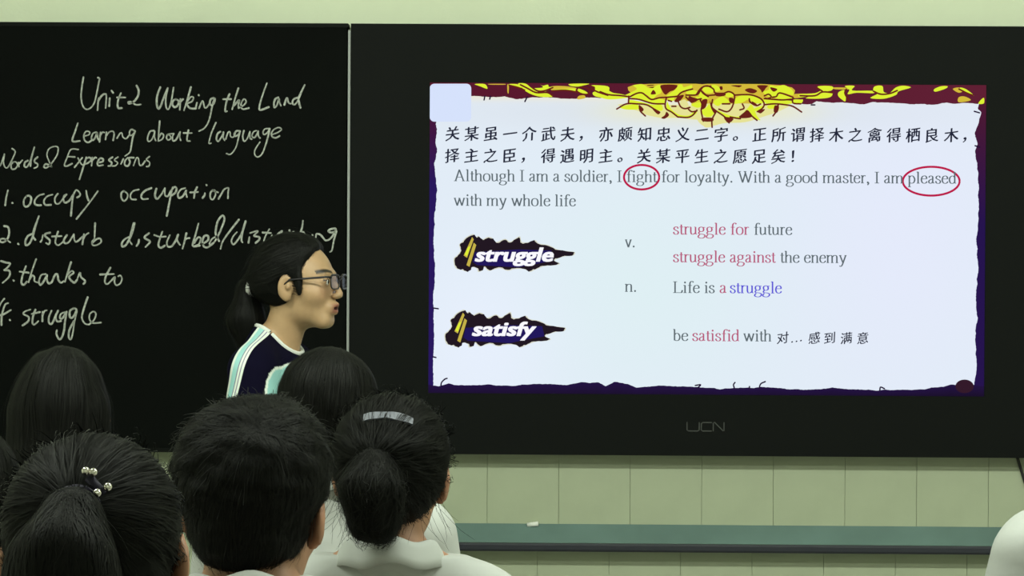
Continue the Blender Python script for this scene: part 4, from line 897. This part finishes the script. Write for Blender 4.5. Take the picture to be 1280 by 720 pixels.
student(319, 496, 3.20, 'student with short thick black hair and white collar, right ear visible', sc=0.99, yaw=math.radians(-12), roll=math.radians(2), shw=.175, hair=hair_boy, neck=.056, drop=.022)
student(116, 542, 2.43, 'student with high ponytail held by dark tie with shiny beads, nearest the camera', sc=0.955, roll=math.radians(-1), hair=hair_ponytail_high, neck=.048)
student(490, 494, 3.94, 'student in white shirt with frizzy ponytail and pale grey-blue bar clip', sc=1.0, roll=math.radians(1), hair=hair_ponytail_clip, neck=.047, yaw=math.radians(-5))
student(410, 434, 4.60, 'student with smooth dark hair sitting right in front of the teacher', sc=1.0, hair=hair_bob, shw=.168)
student(76, 433, 4.90, 'student with long loose straight black hair below the words 4. struggle', sc=1.05, hair=hair_long)
student(-54, 527, 3.70, 'student with dark hair cut off by the left edge of the photo', sc=1.02, hair=hair_bob)
student(1406, 452, 4.50, 'student in white shirt, only one shoulder in view at the right edge', sc=1.0, hair=hair_bob, shw=.165)

# ------------------------------------------------------------------ the teacher
def teacher():
    HC = at_depth(372, 356, 6.40); x0, y0, zc_ = HC
    YB, YH = math.radians(-90-12), math.radians(-90-14)           # body and head headings (forward = +y turned)
    root = empty('person', (x0-.05, y0+.02, 0), 'woman teacher with glasses and ponytail in navy top with pale stripes, facing the display', 'person', rz=YB)
    Mb = np.array(Matrix.Rotation(-YB, 3, 'Z'))
    C = Mb@(np.array([x0, y0, 0])-np.array([x0-.05, y0+.02, 0])); C[2] = zc_
    R = rot(YH-YB, math.radians(2), math.radians(0))
    top = zc_+.112; z = lambda v: top+v
    lo, hi = np.array([-.36, -.24, -.004]), np.array([.36, .26, top+.02])
    fd = Field(lo, hi, .0034)
    fd.ell((0, 0, z(-.43)), (.148, .100, .17), .04); fd.ell((0, 0, z(-.60)), (.120, .088, .15), .04); fd.ell((0, -.005, z(-.76)), (.158, .112, .12), .04)
    fd.cone((-.135, -.01, z(-.308)), (.135, -.01, z(-.308)), .043, .043, .03)
    for sx in (-1, 1):
        fd.cone((sx*.02, -.02, z(-.245)), (sx*.11, -.012, z(-.288)), .034, .030, .025)
        fd.cone((sx*.158, -.008, z(-.320)), (sx*.200, -.01, z(-.585)), .043, .034, .02); fd.cone((sx*.200, -.01, z(-.585)), (sx*.205, .06, z(-.81)), .034, .022, .015)
        hp = np.array([sx*.207, .068, z(-.85)]); fd.ell(hp, (.014, .036, .042), .012)
        for q in range(4):
            bx = hp+np.array([0, .026-.017*q, -.034]); L_ = (.030, .034, .031, .024)[q]
            fd.cone(bx, bx+(sx*-.003, .004, -L_), .0085, .008, .004); fd.cone(bx+(sx*-.003, .004, -L_), bx+(sx*-.012, .010, -L_*1.75), .008, .007, .003)
        tb = hp+np.array([sx*-.004, .030, -.004]); fd.cone(tb, tb+(sx*-.008, .024, -.026), .0105, .0095, .008); fd.cone(tb+(sx*-.008, .024, -.026), tb+(sx*-.012, .028, -.050), .0095, .008, .003)
        fd.cone((sx*.085, -.005, z(-.80)), (sx*.09, .01, z(-1.14)), .082, .056, .03); fd.cone((sx*.09, .01, z(-1.14)), (sx*.09, -.01, .08), .054, .036, .02); fd.cone((sx*.09, -.03, .04), (sx*.10, .11, .03), .034, .027, .02)
        fd.ell((sx*.07, .075, z(-.44)), (.055, .045, .055), .03)
    nb = C+R@np.array([0, -.018, -.055]); fd.cone((0, -.002, z(-.285)), nb, .048, .046, .02)
    head_prims(fd, C, R, 1.0, True)
    V, Q = fd.mesh(); me = np_mesh('body', V, Q)
    cols = np.tile(np.array(lin((172, 140, 104))), (len(V), 1)); Lc = (V-C)@R
    lips = np.exp(-((Lc[:, 2]+.0588)/.0118)**6-(Lc[:, 0]/.020)**6)*(Lc[:, 1] > .0865); cols = cols*(1-lips[:, None]*.75)+np.array(lin((128, 54, 54)))*lips[:, None]*.75
    ax_ = np.abs(Lc[:, 0]); brow = np.exp(-np.abs((Lc[:, 2]-(.0270+.004*np.sin(np.clip((ax_-.012)/.04, 0, 1)*3.1)))/.0046)**4)*((ax_ > .012) & (ax_ < .050))*(Lc[:, 1] > .04)
    cols = cols*(1-brow[:, None])+np.array(lin((22, 17, 14)))*brow[:, None]
    mth = (np.abs(Lc[:, 2]+.0588) < .0026) & (ax_ < .014) & (Lc[:, 1] > .08); cols[mth] = lin((70, 22, 24))
    lash = (np.abs(Lc[:, 2]-.0088) < .0022) & (np.abs(ax_-.031) < .0135) & (Lc[:, 1] > .072); cols[lash] = lin((46, 34, 28))
    chk_ = np.exp(-((ax_-.04)/.018)**2-((Lc[:, 2]+.022)/.018)**2)*(Lc[:, 1] > .03); cols = cols*(1-chk_[:, None]*.2)+np.array(lin((196, 128, 104)))*chk_[:, None]*.2
    set_cols(me, cols); link('body', me, M_skin, root, True)
    for sx in (-1, 1):
        e = MB().ball(tuple(C+R@np.array([sx*.031, .0778, .0052])), .0116, 16, 10).build('eye', mat('eye_white'), root, True)
        MB().ball(tuple(C+R@np.array([sx*.031, .0868, .0048])), (.0054, .0032, .0054), 12, 8).build('iris', mat('iris_dark'), e, True)
    # top: navy with bands that run over the shoulders, white neck trim
    fs = Field((-.30, -.22, z(-.86)), (.30, .22, top-.17), .0034)
    fs.ell((0, -.002, z(-.43)), (.164, .116, .18), .04); fs.ell((0, 0, z(-.60)), (.140, .106, .17), .04); fs.ell((0, -.005, z(-.76)), (.176, .128, .13), .04)
    fs.cone((-.135, -.012, z(-.306)), (.135, -.012, z(-.306)), .055, .055, .03)
    for sx in (-1, 1):
        fs.cone((sx*.03, -.02, z(-.243)), (sx*.11, -.014, z(-.284)), .040, .041, .025); fs.cone((sx*.156, -.010, z(-.320)), (sx*.190, -.008, z(-.50)), .058, .058, .02)
        fs.ell((sx*.07, .075, z(-.44)), (.068, .058, .068), .03)
    for sx in (-1, 1): fs.ell((sx*.205, -.008, z(-.55)), (.066, .07, .040), .004, 'sub')
    nk = Vector((0, .004, 0))
    fs.noise(.0012, 40, 2); D0 = fs.D.copy()
    NX, NY, NC = .062, .054, .004                   # neck opening: an upright oval
    def hole(X, Y, Z): return np.maximum((np.sqrt((X/NX)**2+((Y-NC)/NY)**2)-1)*.062, (z(-.36)-Z))
    fs.put((-NX, NC-NY, z(-.36)), (NX, NC+NY, z(-.15)), hole, .002, 'sub')
    fs.cut((0, 0, -1), -z(-.855), .003)
    V, Q = fs.mesh(); me = np_mesh('striped_top', V, Q)
    navy, white, teal, lil = (np.array(lin(c)) for c in ((11, 9, 28), (214, 222, 214), (150, 200, 198), (120, 110, 140)))
    X, Y, Z = V[:, 0], V[:, 1], V[:, 2]-top
    c = np.tile(navy, (len(V), 1)); aX = np.abs(X)
    Yq = Y-.20*(Z+.29)+.010
    mk = (np.abs(aX-.105-.15*(Z+.33)) < .006) & (Y < -.03) & (Z < -.31); c[mk] = white
    mk = (((Y-.060)/.020)**2+((Z+.352)/.052)**2 < 1) & (aX > .05); c[mk] = teal
    mk = ((((Y-.060)/.020)**2+((Z+.352)/.052)**2) > 1) & ((((Y-.060)/.024)**2+((Z+.352)/.057)**2) < 1) & (aX > .05); c[mk] = white
    set_cols(me, c); set_cols(me, np.stack([(Yq+.05)/.1, np.clip(aX/.2, 0, 1), np.clip((Z+.36)/.1+.5, 0, 1)], 1), 'Band')
    mt = mat('striped_cloth', attr='Col', rough=0.9, spec=0.05); nt = mt.node_tree; N_ = nt.nodes; L_ = nt.links
    at = N_.new('ShaderNodeAttribute'); at.attribute_name = 'Band'; sp = N_.new('ShaderNodeSeparateColor'); L_.new(at.outputs['Color'], sp.inputs[0])
    cr = N_.new('ShaderNodeValToRGB'); cr.color_ramp.interpolation = 'CONSTANT'; el = cr.color_ramp.elements; el[0].position = 0; el[0].color = (*navy, 1)
    for i, (p_, cc) in enumerate(((-.036, white), (-.029, teal), (-.016, lil), (-.0135, white), (-.008, lil), (-.0055, white), (.001, navy))):
        e = el[1] if i == 0 else el.new((p_+.05)/.1); e.position = (p_+.05)/.1; e.color = (*cc, 1)
    L_.new(sp.outputs[0], cr.inputs[0]); g1 = N_.new('ShaderNodeMath'); g1.operation = 'GREATER_THAN'; g1.inputs[1].default_value = .2; L_.new(sp.outputs[1], g1.inputs[0])
    lt = N_.new('ShaderNodeMath'); lt.operation = 'COMPARE'; lt.inputs[1].default_value = .47; lt.inputs[2].default_value = .17; L_.new(sp.outputs[0], lt.inputs[0])
    g2 = N_.new('ShaderNodeMath'); g2.operation = 'LESS_THAN'; g2.inputs[1].default_value = .51; L_.new(sp.outputs[0], g2.inputs[0])
    g3 = N_.new('ShaderNodeMath'); g3.operation = 'GREATER_THAN'; g3.inputs[1].default_value = .14; L_.new(sp.outputs[0], g3.inputs[0])
    m1 = N_.new('ShaderNodeMath'); m1.operation = 'MULTIPLY'; L_.new(g1.outputs[0], m1.inputs[0]); L_.new(g2.outputs[0], m1.inputs[1])
    m2 = N_.new('ShaderNodeMath'); m2.operation = 'MULTIPLY'; L_.new(m1.outputs[0], m2.inputs[0]); L_.new(g3.outputs[0], m2.inputs[1]); N_.remove(lt)
    mxn = N_.new('ShaderNodeMix'); mxn.data_type = 'RGBA'; L_.new(m2.outputs[0], mxn.inputs[0]); bs = N_['Principled BSDF']
    src = bs.inputs['Base Color'].links[0].from_socket; L_.new(src, mxn.inputs[6]); L_.new(cr.outputs[0], mxn.inputs[7]); L_.new(mxn.outputs[2], bs.inputs['Base Color'])
    link('striped_top', me, mt, root, True)
    # white neck trim following the opening
    n = 64; pts = []; D1 = fs.D; fs.D = D0
    for i in range(n+1):
        a = 2*math.pi*i/n; zz = np.arange(-.19, -.36, -.0015); P = np.stack([np.full(len(zz), NX*1.03*math.cos(a)), np.full(len(zz), NC+NY*1.03*math.sin(a)), z(0)+zz], 1)
        ins = np.where(fs.sample(P) < 0)[0]
        if len(ins): pts.append(tuple(P[ins[0]]))
    fs.D = D1
    if len(pts) > 10:
        A = np.array(pts); A = np.stack([np.convolve(np.r_[A[-4:, i], A[:, i], A[:4, i]], np.ones(5)/5, 'same')[4:-4] for i in range(3)], 1)
        MB().tube([tuple(p) for p in A], .0060, 8, False).build('neck_trim', mat('trim_white', (0.62, 0.64, 0.60), 0.8), root, True)
    ft = Field((-.22, -.18, .07), (.22, .18, z(-.70)), .008)
    ft.ell((0, -.005, z(-.78)), (.168, .122, .12), .03)
    for sx in (-1, 1): ft.cone((sx*.085, -.005, z(-.80)), (sx*.09, .01, z(-1.14)), .092, .068, .03); ft.cone((sx*.09, .01, z(-1.14)), (sx*.09, -.01, .08), .068, .058, .02)
    ft.cut((0, 0, -1), -.09, .003)
    V, Q = ft.mesh(); link('trousers', np_mesh('trousers', V, Q), M_trous, root, True)
    for sx in (-1, 1):
        f2 = Field((sx*.095-.07, -.10, -.005), (sx*.095+.07, .20, .11), .006); f2.cone((sx*.09, -.03, .048), (sx*.102, .115, .036), .043, .037, .01); f2.cut((0, 0, -1), -.001, .003)
        V, Q = f2.mesh(); link('shoe', np_mesh('shoe', V, Q), M_shoe, root, True)
    # hair pulled back into a low ponytail with a pale scrunchie
    tie = np.array([.0, -.115, .002])
    f = Field((-.13, -.18, -.15), (.13, .14, .16), .0036)
    f.ell((0, -.020, .028), (.0805, .0985, .092), .01); f.ell((0, .000, .070), (.064, .064, .046), .03); f.cone((0, -.085, .01), tie, .045, .016, .03)
    f.cut((0, 1, -.50), .015, .012); f.cut((0, -.25, -1), .060, .012)
    for sx in (-1, 1): f.ell((sx*.084, -.006, -.016), (.022, .024, .040), .006, 'sub'); f.ell((sx*.068, .028, .006), (.010, .009, .034), .010)
    f.noise(.0010, 100, 3)
    V, Q = f.mesh(); h = link('hair', np_mesh('hair', V, Q), M_hair, root, True); place(h, C, R, 1.0)
    strands(f, V, Q, 4500, 14, .0085, flow_to(tie, .02), 24, 'hair_strands', h, lift=.0009, fly=.08, curl=.05)
    g = Field((-.09, -.21, -.26), (.09, -.08, .05), .0042)
    g.cone(tie, tie+(0, -.015, -.01), .014, .017, .01); g.cone(tie+(0, -.015, -.01), tie+(0, -.020, -.08), .022, .042, .02); g.cone(tie+(0, -.020, -.08), tie+(0, .004, -.19), .042, .020, .02); g.noise(.002, 80, 9, (1, 1, .2))
    V, Q = g.mesh(); p = link('ponytail', np_mesh('ponytail', V, Q), M_hair, root, True); place(p, C, R, 1.0)
    def fl(P): return np.tile(np.array([0, 0, -1.0]), (len(P), 1)), P[:, 2] > -.21
    strands(g, V, Q, 1600, 10, .012, fl, 6, 'ponytail_strands', p, lift=.001, fly=.15, curl=.06)
    o = MB().tube([(tie[0]+.0265*math.cos(a), tie[1]+.002+.003*math.sin(3*a), tie[2]+.0265*math.sin(a)) for a in np.linspace(0, 2*math.pi, 25)], .0075, 8, False).build('hair_scrunchie', mat('scrunchie_white', (0.55, 0.55, 0.52), 0.8), root, True); place(o, C, R, 1.0)
    o['label'] = 'pale grey-white hair scrunchie'
    # glasses
    gl = MB(); M_fr = mat('spectacle_frame', (0.010, 0.008, 0.010), 0.35)
    def pr(p): return tuple(C+R@np.array(p))
    for sx in (-1, 1):
        ring = []
        for i in range(25):
            a = 2*math.pi*i/24; ca_, sa_ = math.cos(a), math.sin(a); ex = .0245*np.sign(ca_)*abs(ca_)**.55; ez = .0168*np.sign(sa_)*abs(sa_)**.55
            ring.append(pr((sx*.0335+ex, .1085-.10*abs(sx*.0335+ex)*.9, .004+ez)))
        gl.tube(ring, .0018, 6, False); gl.tube(ring[1:12], .0026, 6)
        gl.tube([pr((sx*.058, .1035, .015)), pr((sx*.070, .095, .016)), pr((sx*.0765, .05, .014)), pr((sx*.079, .008, .012)), pr((sx*.078, -.010, -.002))], .0026, 6)
    gl.tube([pr((-.0095, .1085, .008)), pr((0, .1100, .0105)), pr((.0095, .1085, .008))], .0016, 6)
    g_ = gl.build('glasses_frame', M_fr, root, True); g_['label'] = 'dark rectangular glasses frame'
    ml = bpy.data.materials.new('lens_glass'); ml.use_nodes = True; nt = ml.node_tree; nt.nodes.remove(nt.nodes['Principled BSDF'])
    tr = nt.nodes.new('ShaderNodeBsdfTransparent'); tr.inputs[0].default_value = (0.86, 0.87, 0.92, 1); gs = nt.nodes.new('ShaderNodeBsdfGlossy'); gs.inputs['Roughness'].default_value = 0.08
    mx_ = nt.nodes.new('ShaderNodeMixShader'); mx_.inputs[0].default_value = 0.07; nt.links.new(tr.outputs[0], mx_.inputs[1]); nt.links.new(gs.outputs[0], mx_.inputs[2]); nt.links.new(mx_.outputs[0], nt.nodes['Material Output'].inputs[0])
    for sx in (-1, 1):
        ln = MB(); out = []
        for yy in (0, .0012):
            for i in range(24):
                a = 2*math.pi*i/24; ca_, sa_ = math.cos(a), math.sin(a); ex = .0240*np.sign(ca_)*abs(ca_)**.55; ez = .0163*np.sign(sa_)*abs(sa_)**.55
                ln.v.append(pr((sx*.0335+ex, .1080-yy-.10*abs(sx*.0335+ex)*.9, .004+ez)))
        ln.f = [tuple(range(24)), tuple(reversed(range(24, 48)))]+[(i, i+24, 24+(i+1) % 24, (i+1) % 24) for i in range(24)]
        ln.build('lens', ml, g_)
teacher()
